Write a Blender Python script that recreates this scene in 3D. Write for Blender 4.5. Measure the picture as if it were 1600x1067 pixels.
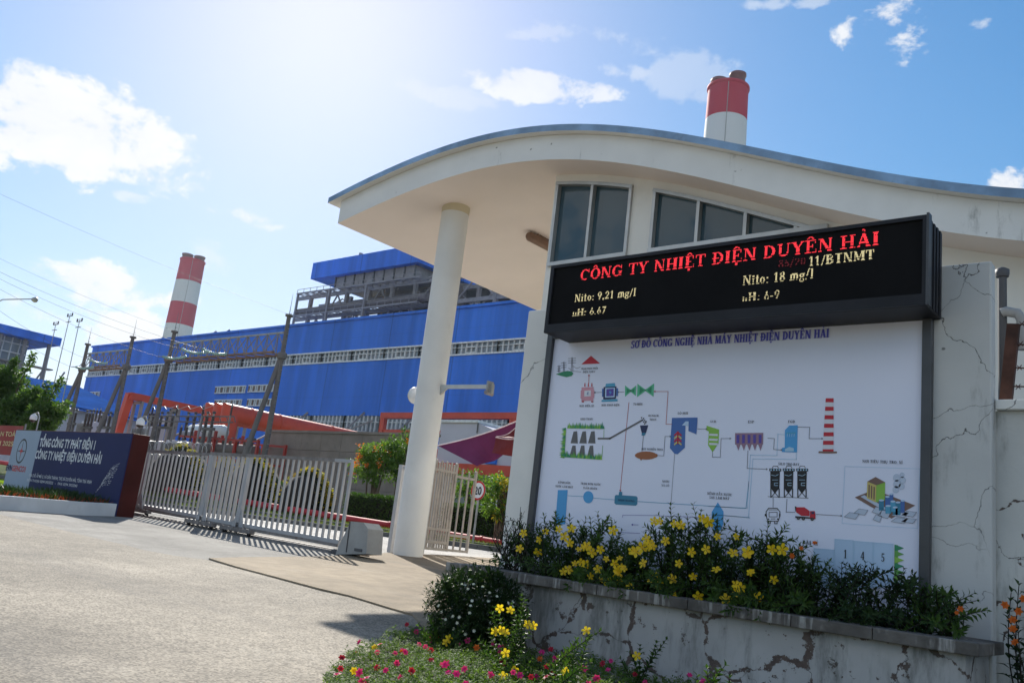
import bpy, bmesh, math, random, unicodedata
import numpy as np
from mathutils import Vector, Matrix
for o in list(bpy.data.objects): bpy.data.objects.remove(o)
scene = bpy.context.scene
COL = scene.collection
rad = math.radians
rnd = random.Random(7)
# ---------------------------------------------------------------- camera
# world: x runs along the gatehouse front (to the right), y runs away behind it, z up; metres
R = np.array([[0.76393172, 0.05252466, 0.64315588], [0.63464285, -0.24151964, -0.73409585], [0.11677664, 0.96897339, -0.21783892]])
FPX, CAMZ = 1364.875, 0.9
FW = np.array([-0.65898149, 0.75215915, 0.0])
cam = bpy.data.cameras.new('camera'); camo = bpy.data.objects.new('camera', cam); COL.objects.link(camo)
mw = Matrix([list(R[i]) + [[0, 0, CAMZ][i]] for i in range(3)] + [[0, 0, 0, 1]])
camo.matrix_world = mw
cam.sensor_width = 36; cam.lens = FPX / 1600 * 36; cam.clip_start = .05; cam.clip_end = 6000
scene.camera = camo
# ---------------------------------------------------------------- light
SUN_EL, SUN_AZ = rad(33.5), math.atan2(-.84, .54)       # azimuth from +y towards +x
SUN_DIR = Vector((math.sin(SUN_AZ) * math.cos(SUN_EL), math.cos(SUN_AZ) * math.cos(SUN_EL), math.sin(SUN_EL)))
sl = bpy.data.lights.new('sun', 'SUN'); sl.energy = 4.0; sl.angle = rad(.5); sl.color = (1, .95, .86)
so = bpy.data.objects.new('sun', sl); COL.objects.link(so)
so.rotation_euler = (-SUN_DIR).to_track_quat('-Z', 'Y').to_euler()
scene.view_settings.view_transform = 'Standard'; scene.view_settings.look = 'None'
scene.view_settings.gamma = 1; scene.view_settings.exposure = 0.8
SKY_STRENGTH = .10

def ray(px, py):
    d = R @ np.array([px - 800, -(py - 533.5), -FPX]); return d / np.linalg.norm(d)
def on(px, py, x=None, y=None, z=None):                 # pixel of the photo -> point on a real plane
    d = ray(px, py)
    t = x / d[0] if x is not None else y / d[1] if y is not None else (z - CAMZ) / d[2]
    return Vector((d[0] * t, d[1] * t, CAMZ + d[2] * t))
def G(x, y):                                            # height of the ground: the road climbs gently to the gate
    s = FW[0] * x + FW[1] * y
    return min(max(0, .025 * (s - 5.6)), .45)
def gr(px, py):
    d = ray(px, py); lo, hi = .5, 400
    for _ in range(50):
        m = (lo + hi) / 2
        if CAMZ + m * d[2] > G(m * d[0], m * d[1]): lo = m
        else: hi = m
    return Vector((lo * d[0], lo * d[1], CAMZ + lo * d[2]))

# ---------------------------------------------------------------- node helpers
class NT:
    def __init__(s, nt): s.nt = nt
    def n(s, t, ins=None, **kw):
        nd = s.nt.nodes.new(t)
        for k, v in kw.items(): setattr(nd, k, v)
        for k, v in (ins or {}).items():
            if isinstance(v, bpy.types.NodeSocket): s.nt.links.new(v, nd.inputs[k])
            else: nd.inputs[k].default_value = v
        return nd
    def m(s, op, a, b=0.0, c=None, clamp=False):
        ins = {0: a, 1: b}
        if c is not None: ins[2] = c
        return s.n('ShaderNodeMath', ins, operation=op, use_clamp=clamp).outputs[0]
    def mix(s, f, a, b, bt='MIX'):
        nd = s.n('ShaderNodeMix', {0: f, 6: a, 7: b}, data_type='RGBA', blend_type=bt); return nd.outputs[2]
    def ramp(s, v, lo, hi, a=0.0, b=1.0):
        return s.n('ShaderNodeMapRange', {0: v, 1: lo, 2: hi, 3: a, 4: b}, interpolation_type='SMOOTHSTEP').outputs[0]
    def noise(s, vec, sc, det=4, rough=.55, dist=0.0):
        return s.n('ShaderNodeTexNoise', {'Vector': vec, 'Scale': sc, 'Detail': det, 'Roughness': rough, 'Distortion': dist}).outputs['Fac']
def c4(c): return (c[0], c[1], c[2], 1)
MATS = {}
def new_mat(name):
    m = bpy.data.materials.new(name); m.use_nodes = True; m.node_tree.nodes.clear(); MATS[name] = m
    t = NT(m.node_tree); out = t.n('ShaderNodeOutputMaterial')
    p = t.n('ShaderNodeBsdfPrincipled'); t.nt.links.new(p.outputs[0], out.inputs[0])
    pos = t.n('ShaderNodeNewGeometry').outputs['Position']
    return m, t, p, pos, out
def mat(name, col, rough=.6, ns=3.0, amt=.18, bump=0.0, bs=30.0, metal=0.0, spec=.4, dirt=0.0, dirtcol=(.05, .04, .03), fine=0.0):
    m, t, p, pos, out = new_mat(name)
    f = t.noise(pos, ns, 5)
    k = t.ramp(f, .25, .75, 1 - amt, 1 + amt)
    if fine: k = t.m('MULTIPLY', k, t.ramp(t.noise(pos, bs * 3, 2), .3, .7, 1 - fine, 1 + fine))
    c = t.mix(1.0, c4(col), t.n('ShaderNodeCombineColor', {0: k, 1: k, 2: k}).outputs[0], 'MULTIPLY')
    if dirt:
        d = t.ramp(t.noise(pos, ns * 2.3, 8, .7), .60 - dirt * .2, .78 - dirt * .2)
        c = t.mix(t.m('MULTIPLY', d, min(1, dirt * 1.5)), c, c4(dirtcol))
    t.nt.links.new(c, p.inputs['Base Color'])
    p.inputs['Roughness'].default_value = rough; p.inputs['Metallic'].default_value = metal
    p.inputs['Specular IOR Level'].default_value = spec
    if bump:
        b = t.n('ShaderNodeBump', {'Height': t.noise(pos, bs, 6), 'Strength': bump, 'Distance': .02})
        t.nt.links.new(b.outputs[0], p.inputs['Normal'])
    return m
def leafmat(name, col, col2, ns=6.0, trans=.35, rough=.45, spec=.35):
    m, t, p, pos, out = new_mat(name)
    f = t.noise(pos, ns, 3)
    ri = t.n('ShaderNodeNewGeometry').outputs['Random Per Island']
    c = t.mix(t.ramp(t.m('ADD', t.m('MULTIPLY', f, .6), t.m('MULTIPLY', ri, .4)), .25, .75), c4(col), c4(col2))
    t.nt.links.new(c, p.inputs['Base Color']); p.inputs['Roughness'].default_value = rough
    p.inputs['Specular IOR Level'].default_value = spec
    tr = t.n('ShaderNodeBsdfTranslucent', {'Color': t.mix(1.0, c, (1.6, 1.7, .7, 1), 'MULTIPLY')})
    mx = t.n('ShaderNodeMixShader', {0: trans, 1: p.outputs[0], 2: tr.outputs[0]})
    t.nt.links.new(mx.outputs[0], out.inputs[0]); return m
def emit(name, col, st):
    m, t, p, pos, out = new_mat(name)
    p.inputs['Base Color'].default_value = c4([c * .3 for c in col]); p.inputs['Emission Color'].default_value = c4(col)
    p.inputs['Emission Strength'].default_value = st; return m
def plaster(name, col, crack=.5, cs=1.6, patch=0.0, mould=0.0, tone=.08):
    m, t, p, pos, out = new_mat(name)
    wob = t.n('ShaderNodeTexNoise', {'Vector': pos, 'Scale': 2.5, 'Detail': 6}).outputs['Color']
    wv = t.n('ShaderNodeVectorMath', {0: pos, 1: t.n('ShaderNodeVectorMath', {0: wob, 'Scale': .55}, operation='SCALE').outputs[0]}, operation='ADD').outputs[0]
    k = t.ramp(t.noise(pos, 1.3, 6), .25, .75, 1 - tone, 1 + tone)
    c = t.mix(1.0, c4(col), t.n('ShaderNodeCombineColor', {0: k, 1: k, 2: t.m('MULTIPLY', k, .99)}).outputs[0], 'MULTIPLY')
    vor = t.n('ShaderNodeTexVoronoi', {'Vector': wv, 'Scale': cs}, feature='DISTANCE_TO_EDGE').outputs['Distance']
    cm = t.ramp(vor, .0012, .0055, 1, 0)
    cm = t.m('MULTIPLY', cm, t.ramp(t.noise(pos, .9, 3), .56 - crack * .2, .68 - crack * .2))
    c = t.mix(t.m('MULTIPLY', cm, .85), c, (.05, .048, .045, 1))
    h = cm
    if patch:
        near = t.ramp(vor, .0, .07, 1, 0)
        pm = t.noise(pos, 11, 9, .74)
        pm = t.ramp(t.m('ADD', pm, t.m('MULTIPLY', near, .15)), .715 - .12 * patch, .74 - .12 * patch)
        c = t.mix(pm, c, t.mix(t.noise(pos, 14, 4), (.045, .036, .034, 1), (.17, .12, .10, 1)))
        h = t.m('ADD', h, pm)
    if mould:
        st = t.n('ShaderNodeMapping', {'Vector': pos, 'Scale': (3, 3, .7)}).outputs[0]
        mm = t.ramp(t.noise(st, 1.2, 8, .7), .60 - .18 * mould, .80 - .18 * mould)
        c = t.mix(t.m('MULTIPLY', mm, .75), c, (.075, .08, .07, 1))
    sp = t.ramp(t.noise(pos, 9, 2, .4), .76, .79)
    c = t.mix(t.m('MULTIPLY', sp, .7), c, (.04, .04, .04, 1))
    t.nt.links.new(c, p.inputs['Base Color']); p.inputs['Roughness'].default_value = .75
    hh = t.m('SUBTRACT', t.m('MULTIPLY', t.noise(pos, 45, 4), .25), h)
    b = t.n('ShaderNodeBump', {'Height': hh, 'Strength': .45, 'Distance': .012}); t.nt.links.new(b.outputs[0], p.inputs['Normal'])
    return m
def road(name, col, agg=.35, crack=.3, sc=1.0, stain=.25):
    m, t, p, pos, out = new_mat(name)
    k = t.m('MULTIPLY', t.ramp(t.noise(pos, .45, 6, .6), .25, .75, 1 - stain, 1 + stain), t.ramp(t.noise(pos, 5, 5), .3, .7, .88, 1.12))
    v = t.n('ShaderNodeTexVoronoi', {'Vector': pos, 'Scale': 70 * sc}); vc = t.n('ShaderNodeSeparateColor', {0: v.outputs['Color']}).outputs[0]
    k = t.m('MULTIPLY', k, t.ramp(vc, 0, 1, 1 - agg, 1 + agg))
    c = t.mix(1.0, c4(col), t.n('ShaderNodeCombineColor', {0: k, 1: k, 2: k}).outputs[0], 'MULTIPLY')
    wob = t.n('ShaderNodeTexNoise', {'Vector': pos, 'Scale': 1.5, 'Detail': 6}).outputs['Color']
    wv = t.n('ShaderNodeVectorMath', {0: pos, 1: t.n('ShaderNodeVectorMath', {0: wob, 'Scale': .9}, operation='SCALE').outputs[0]}, operation='ADD').outputs[0]
    vor = t.n('ShaderNodeTexVoronoi', {'Vector': wv, 'Scale': .35}, feature='DISTANCE_TO_EDGE').outputs['Distance']
    cm = t.m('MULTIPLY', t.ramp(vor, .001, .006, 1, 0), t.ramp(t.noise(pos, .6, 2), .6 - .2 * crack, .7 - .2 * crack))
    c = t.mix(t.m('MULTIPLY', cm, .6), c, (.06, .055, .05, 1))
    tr = t.noise(t.n('ShaderNodeMapping', {'Vector': pos, 'Rotation': (0, 0, .72), 'Scale': (.09, 1.3, 1)}).outputs[0], 1.0, 4)
    c = t.mix(t.m('MULTIPLY', t.ramp(tr, .52, .72), .30), c, (.10, .095, .09, 1))
    oil = t.m('MULTIPLY', t.ramp(t.noise(pos, 1.7, 5, .6), .66, .73), t.ramp(t.noise(pos, .35, 2), .45, .6))
    c = t.mix(t.m('MULTIPLY', oil, .55), c, (.06, .056, .05, 1))
    du = t.ramp(t.noise(pos, .9, 7, .7), .56, .74); c = t.mix(t.m('MULTIPLY', du, .28), c, (.42, .38, .32, 1))
    t.nt.links.new(c, p.inputs['Base Color']); p.inputs['Roughness'].default_value = .85; p.inputs['Specular IOR Level'].default_value = .25
    hh = t.m('ADD', v.outputs['Distance'], t.noise(pos, 18 * sc, 4))
    b = t.n('ShaderNodeBump', {'Height': hh, 'Strength': .6, 'Distance': .008}); t.nt.links.new(b.outputs[0], p.inputs['Normal'])
    return m
def cladding(name, col, pitch=1.0, seam=12.0):
    m, t, p, pos, out = new_mat(name)
    x, y, z = [t.n('ShaderNodeSeparateXYZ', {0: pos}).outputs[i] for i in range(3)]
    u = t.m('ADD', x, y)
    sv = t.m('ABSOLUTE', t.m('SUBTRACT', t.m('FRACT', t.m('DIVIDE', u, seam)), .5))
    sm = t.ramp(sv, .488, .497)
    f = t.noise(t.n('ShaderNodeMapping', {'Vector': pos, 'Scale': (.12, .12, .02)}).outputs[0], 1.5, 5)
    k = t.ramp(f, .25, .75, .84, 1.16)
    cell = t.n('ShaderNodeTexWhiteNoise', {'W': t.m('FLOOR', t.m('DIVIDE', u, seam / 2))}, noise_dimensions='1D').outputs[0]
    k = t.m('MULTIPLY', k, t.ramp(cell, 0, 1, .93, 1.07))
    k = t.m('MULTIPLY', k, t.ramp(sm, 0, 1, 1, .72))
    sh = t.m('ABSOLUTE', t.m('SUBTRACT', t.m('FRACT', t.m('DIVIDE', z, 6.1)), .5)); k = t.m('MULTIPLY', k, t.ramp(sh, .490, .498, 1, .84))
    stv = t.noise(t.n('ShaderNodeMapping', {'Vector': pos, 'Scale': (.55, .55, .018)}).outputs[0], 1.0, 5); k = t.m('MULTIPLY', k, t.ramp(stv, .3, .7, .9, 1.07))
    c = t.mix(1.0, c4(col), t.n('ShaderNodeCombineColor', {0: k, 1: k, 2: k}).outputs[0], 'MULTIPLY')
    t.nt.links.new(c, p.inputs['Base Color']); p.inputs['Roughness'].default_value = .75; p.inputs['Specular IOR Level'].default_value = .2
    w = t.m('SINE', t.m('MULTIPLY', u, 6.283 / pitch))
    b = t.n('ShaderNodeBump', {'Height': w, 'Strength': .25, 'Distance': .05}); t.nt.links.new(b.outputs[0], p.inputs['Normal'])
    return m

# ---------------------------------------------------------------- world: sky with clouds
world = bpy.data.worlds.new('World'); scene.world = world; world.use_nodes = True
wt = NT(world.node_tree); world.node_tree.nodes.clear()
sky = wt.n('ShaderNodeTexSky', sky_type='NISHITA', sun_disc=False, sun_elevation=SUN_EL, sun_rotation=SUN_AZ, altitude=0, air_density=1.2, dust_density=.4, ozone_density=3.5)
tc = wt.n('ShaderNodeTexCoord').outputs['Generated']
sx, sy, sz = [wt.n('ShaderNodeSeparateXYZ', {0: tc}).outputs[i] for i in range(3)]
azn = wt.m('ARCTAN2', sx, sy); eln = wt.m('ARCSINE', sz)
wv = wt.n('ShaderNodeCombineXYZ', {0: azn, 1: wt.m('MULTIPLY', eln, 1.5), 2: .3}).outputs[0]
fn = wt.noise(wv, 11, 10, .60, .25); fn2 = wt.noise(wv, 30, 6, .6)
nz = wt.m('ADD', wt.m('MULTIPLY', wt.m('SUBTRACT', fn, .5), 4.6), wt.m('MULTIPLY', wt.m('SUBTRACT', fn2, .5), 1.5))
def azel(px, py):
    d = ray(px, py); return math.atan2(d[0], d[1]), math.asin(d[2])
CLOUDS = [(95, 195, 225, 92, 1.0, .2), (140, 445, 150, 44, 1.0, .15), (205, 520, 100, 50, 1.0, .2), (1090, 125, 75, 60, .30, .1), (322, 400, 55, 38, .35, .1), (900, 60, 160, 30, .25, -.2), (700, 150, 90, 25, .25, -.25), (205, 308, 45, 16, .5, -.2), (385, 342, 75, 24, .8, -.1),
          (850, 135, 135, 34, .8, .05), (1390, 45, 100, 58, .9, -.1), (1530, 40, 40, 22, .55, -.3), (1575, 290, 75, 30, .95, 0), (1250, 5, 90, 16, .4, -.3), (40, 110, 60, 30, .8, -.2), (60, 480, 120, 30, .7, -.1), (960, 112, 60, 20, .4, -.2)]
mask = None
BLOBS = [(2.35, .62, .60, .34, 1.0, .35), (-2.55, .50, .48, .26, 1.0, .3), (1.55, .42, .40, .20, .9, .1), (2.75, .22, .34, .12, .9, .1), (-1.9, .85, .35, .25, .8, .0)]   # unseen clouds added behind the viewer to brighten shaded walls: centre, size in radians
for (px, py, w, h, st, bias) in CLOUDS:
    a0, e0 = azel(px, py); a1, e1 = azel(px + w, py); a2, e2 = azel(px, py - h)
    BLOBS.append((a0, e0, math.hypot((a1 - a0) * math.cos(e0), e1 - e0) / math.cos(e0), abs(e2 - e0), st, bias))
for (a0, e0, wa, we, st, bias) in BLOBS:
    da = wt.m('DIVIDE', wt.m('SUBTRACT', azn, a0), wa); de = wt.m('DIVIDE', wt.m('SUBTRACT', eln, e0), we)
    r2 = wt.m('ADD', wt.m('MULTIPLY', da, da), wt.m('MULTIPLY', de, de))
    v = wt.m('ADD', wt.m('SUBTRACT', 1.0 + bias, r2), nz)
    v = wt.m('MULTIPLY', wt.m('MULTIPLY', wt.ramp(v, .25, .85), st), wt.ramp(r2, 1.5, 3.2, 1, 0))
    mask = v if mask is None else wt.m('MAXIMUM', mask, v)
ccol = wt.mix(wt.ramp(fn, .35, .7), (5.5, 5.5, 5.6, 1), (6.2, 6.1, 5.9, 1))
hs = wt.n('ShaderNodeHueSaturation', {'Saturation': 1.32, 'Value': 1.0, 'Color': sky.outputs[0]}).outputs[0]
den = wt.n('ShaderNodeVectorMath', {0: hs, 1: (15, 14.5, 19), 2: (1, 1, 1)}, operation='DIVIDE').outputs[0]
den = wt.n('ShaderNodeVectorMath', {0: den, 1: (1, 1, 1)}, operation='ADD').outputs[0]
hs = wt.n('ShaderNodeVectorMath', {0: hs, 1: den}, operation='DIVIDE').outputs[0]      # soft shoulder, as a camera has near the sun
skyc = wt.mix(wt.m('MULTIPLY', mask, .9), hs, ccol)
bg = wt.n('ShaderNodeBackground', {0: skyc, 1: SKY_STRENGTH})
wo = wt.n('ShaderNodeOutputWorld', {0: bg.outputs[0]})

# ---------------------------------------------------------------- mesh helpers
ORG = {}
class MB:
    def __init__(s): s.v = []; s.f = []; s.m = []; s.sm = []
    def face(s, pts, m, smooth=False):
        i = len(s.v); s.v += [tuple(p) for p in pts]; s.f.append(tuple(range(i, i + len(pts)))); s.m.append(m); s.sm.append(smooth); return s
    def mesh(s, vs, fs, m, smooth=False):
        i = len(s.v); s.v += [tuple(p) for p in vs]
        for f in fs: s.f.append(tuple(i + k for k in f)); s.m.append(m); s.sm.append(smooth)
        return s
    def box(s, a, b, m):
        x0, x1 = sorted((a[0], b[0])); y0, y1 = sorted((a[1], b[1])); z0, z1 = sorted((a[2], b[2]))
        vs = [(x0, y0, z0), (x1, y0, z0), (x1, y1, z0), (x0, y1, z0), (x0, y0, z1), (x1, y0, z1), (x1, y1, z1), (x0, y1, z1)]
        return s.mesh(vs, [(0, 3, 2, 1), (4, 5, 6, 7), (0, 1, 5, 4), (1, 2, 6, 5), (2, 3, 7, 6), (3, 0, 4, 7)], m)
    def bbox(s, a, b, m, r=.01):                        # box with chamfered edges
        x0, x1 = sorted((a[0], b[0])); y0, y1 = sorted((a[1], b[1])); z0, z1 = sorted((a[2], b[2]))
        bm = bmesh.new(); bmesh.ops.create_cube(bm, size=1)
        for v in bm.verts: v.co = Vector(((x0 + x1) / 2 + v.co.x * (x1 - x0), (y0 + y1) / 2 + v.co.y * (y1 - y0), (z0 + z1) / 2 + v.co.z * (z1 - z0)))
        bmesh.ops.bevel(bm, geom=list(bm.edges), offset=r, segments=2, affect='EDGES', profile=.5)
        bm.verts.index_update(); s.mesh([v.co for v in bm.verts], [[v.index for v in f.verts] for f in bm.faces], m); bm.free(); return s
    def beam(s, a, b, w, h, m, up=(0, 0, 1)):           # bar of rectangular section
        a = Vector(a); b = Vector(b); d = (b - a).normalized(); u = Vector(up)
        if abs(d.dot(u)) > .98: u = Vector((0, 1, 0))
        r = d.cross(u).normalized(); u = r.cross(d)
        vs = [p + r * w / 2 * i + u * h / 2 * j for p in (a, b) for i, j in ((-1, -1), (1, -1), (1, 1), (-1, 1))]
        return s.mesh(vs, [(0, 3, 2, 1), (4, 5, 6, 7), (0, 1, 5, 4), (1, 2, 6, 5), (2, 3, 7, 6), (3, 0, 4, 7)], m)
    def tube(s, pts, r, m, n=8, smooth=True, caps=True):
        pts = [Vector(p) for p in pts]; rs = r if isinstance(r, (list, tuple)) else [r] * len(pts)
        d0 = (pts[1] - pts[0]).normalized(); u = Vector((0, 0, 1)) if abs(d0.z) < .9 else Vector((1, 0, 0))
        vs = []
        for i, p in enumerate(pts):
            d = (pts[min(i + 1, len(pts) - 1)] - pts[max(i - 1, 0)]).normalized()
            a = d.cross(u)
            if a.length < 1e-4: a = d.orthogonal()
            a.normalize(); b = a.cross(d).normalized(); u = b
            for k in range(n):
                t = 2 * math.pi * k / n; vs.append(p + (a * math.cos(t) + b * math.sin(t)) * rs[i])
        fs = [(i * n + k, i * n + (k + 1) % n, (i + 1) * n + (k + 1) % n, (i + 1) * n + k) for i in range(len(pts) - 1) for k in range(n)]
        s.mesh(vs, fs, m, smooth)
        if caps:
            s.face([vs[k] for k in range(n - 1, -1, -1)], m); s.face([vs[(len(pts) - 1) * n + k] for k in range(n)], m)
        return s
    def lathe(s, c, prof, m, n=24, axis='z', smooth=True):
        vs = []
        for (r, h) in prof:
            for k in range(n):
                t = 2 * math.pi * k / n
                q = (r * math.cos(t), r * math.sin(t), h)
                if axis == 'y': q = (q[0], q[2], q[1])
                if axis == 'x': q = (q[2], q[0], q[1])
                vs.append((c[0] + q[0], c[1] + q[1], c[2] + q[2]))
        fs = [(i * n + k, i * n + (k + 1) % n, (i + 1) * n + (k + 1) % n, (i + 1) * n + k) for i in range(len(prof) - 1) for k in range(n)]
        s.mesh(vs, fs, m, smooth)
        for i in (0, len(prof) - 1):
            if prof[i][0] > 1e-4: s.face([vs[i * n + k] for k in range(n)], m)
        return s
    def leaf(s, b, d, up, L, W, m, fold=.25, droop=.2):
        b = Vector(b); d = Vector(d).normalized(); r = d.cross(up)
        if r.length < 1e-3: r = d.orthogonal()
        r.normalize(); n = r.cross(d)
        mid = b + d * L * .5; tip = b + d * L - n * L * droop
        vs = [b, mid + r * W / 2 + n * W * fold, mid - r * W / 2 + n * W * fold, tip, mid]
        return s.mesh(vs, [(0, 4, 1), (4, 3, 1), (0, 2, 4), (4, 2, 3)], m)
    def build(s, name, parent=None, origin=None, link=True):
        me = bpy.data.meshes.new(name)
        org = Vector(ORG[parent.name] if parent else (origin or (0, 0, 0)))
        me.from_pydata([(v[0] - org.x, v[1] - org.y, v[2] - org.z) for v in s.v], [], s.f)
        keys = []
        for k in s.m:
            if k not in keys: keys.append(k)
        for k in keys: me.materials.append(MATS[k])
        me.polygons.foreach_set('material_index', [keys.index(k) for k in s.m])
        me.polygons.foreach_set('use_smooth', s.sm); me.update()
        o = bpy.data.objects.new(name, me); COL.objects.link(o)
        if parent: o.parent = parent
        else: o.location = org
        ORG[o.name] = org; return o
def tag(o, label, cat, group=None):
    o['label'] = label; o['category'] = cat
    if group: o['group'] = group
    return o
def kind(o, k): o['kind'] = k; return o
def thing(name, loc, label, cat, group=None):
    o = bpy.data.objects.new(name, None); COL.objects.link(o); o.location = loc; o.empty_display_size = .3
    ORG[o.name] = Vector(loc); return tag(o, label, cat, group)
def dup(o, loc, label=None, parent=None):               # copy of a thing, its parts and their sub-parts
    c = o.copy(); COL.objects.link(c)
    if parent: c.parent = parent
    else: c.location = loc
    if label: c['label'] = label
    for ch in list(o.children): dup(ch, None, None, c)
    return c

# ---------------------------------------------------------------- lettering: a serif alphabet drawn as strokes
T, t_, SB = .20, .085, .06
def seg(x0, y0, x1, y1, w): return [(x0 - w / 2, y0), (x0 + w / 2, y0), (x1 + w / 2, y1), (x1 - w / 2, y1)]
def hb(x0, x1, y, h=SB): return [(x0, y), (x1, y), (x1, y + h), (x0, y + h)]
def arc(cx, cy, rx, ry, a0, a1, th=T, tv=t_, n=10):
    out = []; P = []
    for i in range(n + 1):
        a = math.radians(a0 + (a1 - a0) * i / n); c, s = math.cos(a), math.sin(a)
        P.append(((cx + rx * c, cy + ry * s), (cx + (rx - th) * c, cy + (ry - tv) * s)))
    for i in range(n): out.append([P[i][0], P[i + 1][0], P[i + 1][1], P[i][1]])
    return out
def stem(x, y0=0, y1=1, w=T, b=True, tp=True):
    q = [seg(x, y0, x, y1, w)]
    if b: q.append(hb(x - w / 2 - .08, x + w / 2 + .08, y0))
    if tp: q.append(hb(x - w / 2 - .08, x + w / 2 + .08, y1 - SB))
    return q
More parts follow.
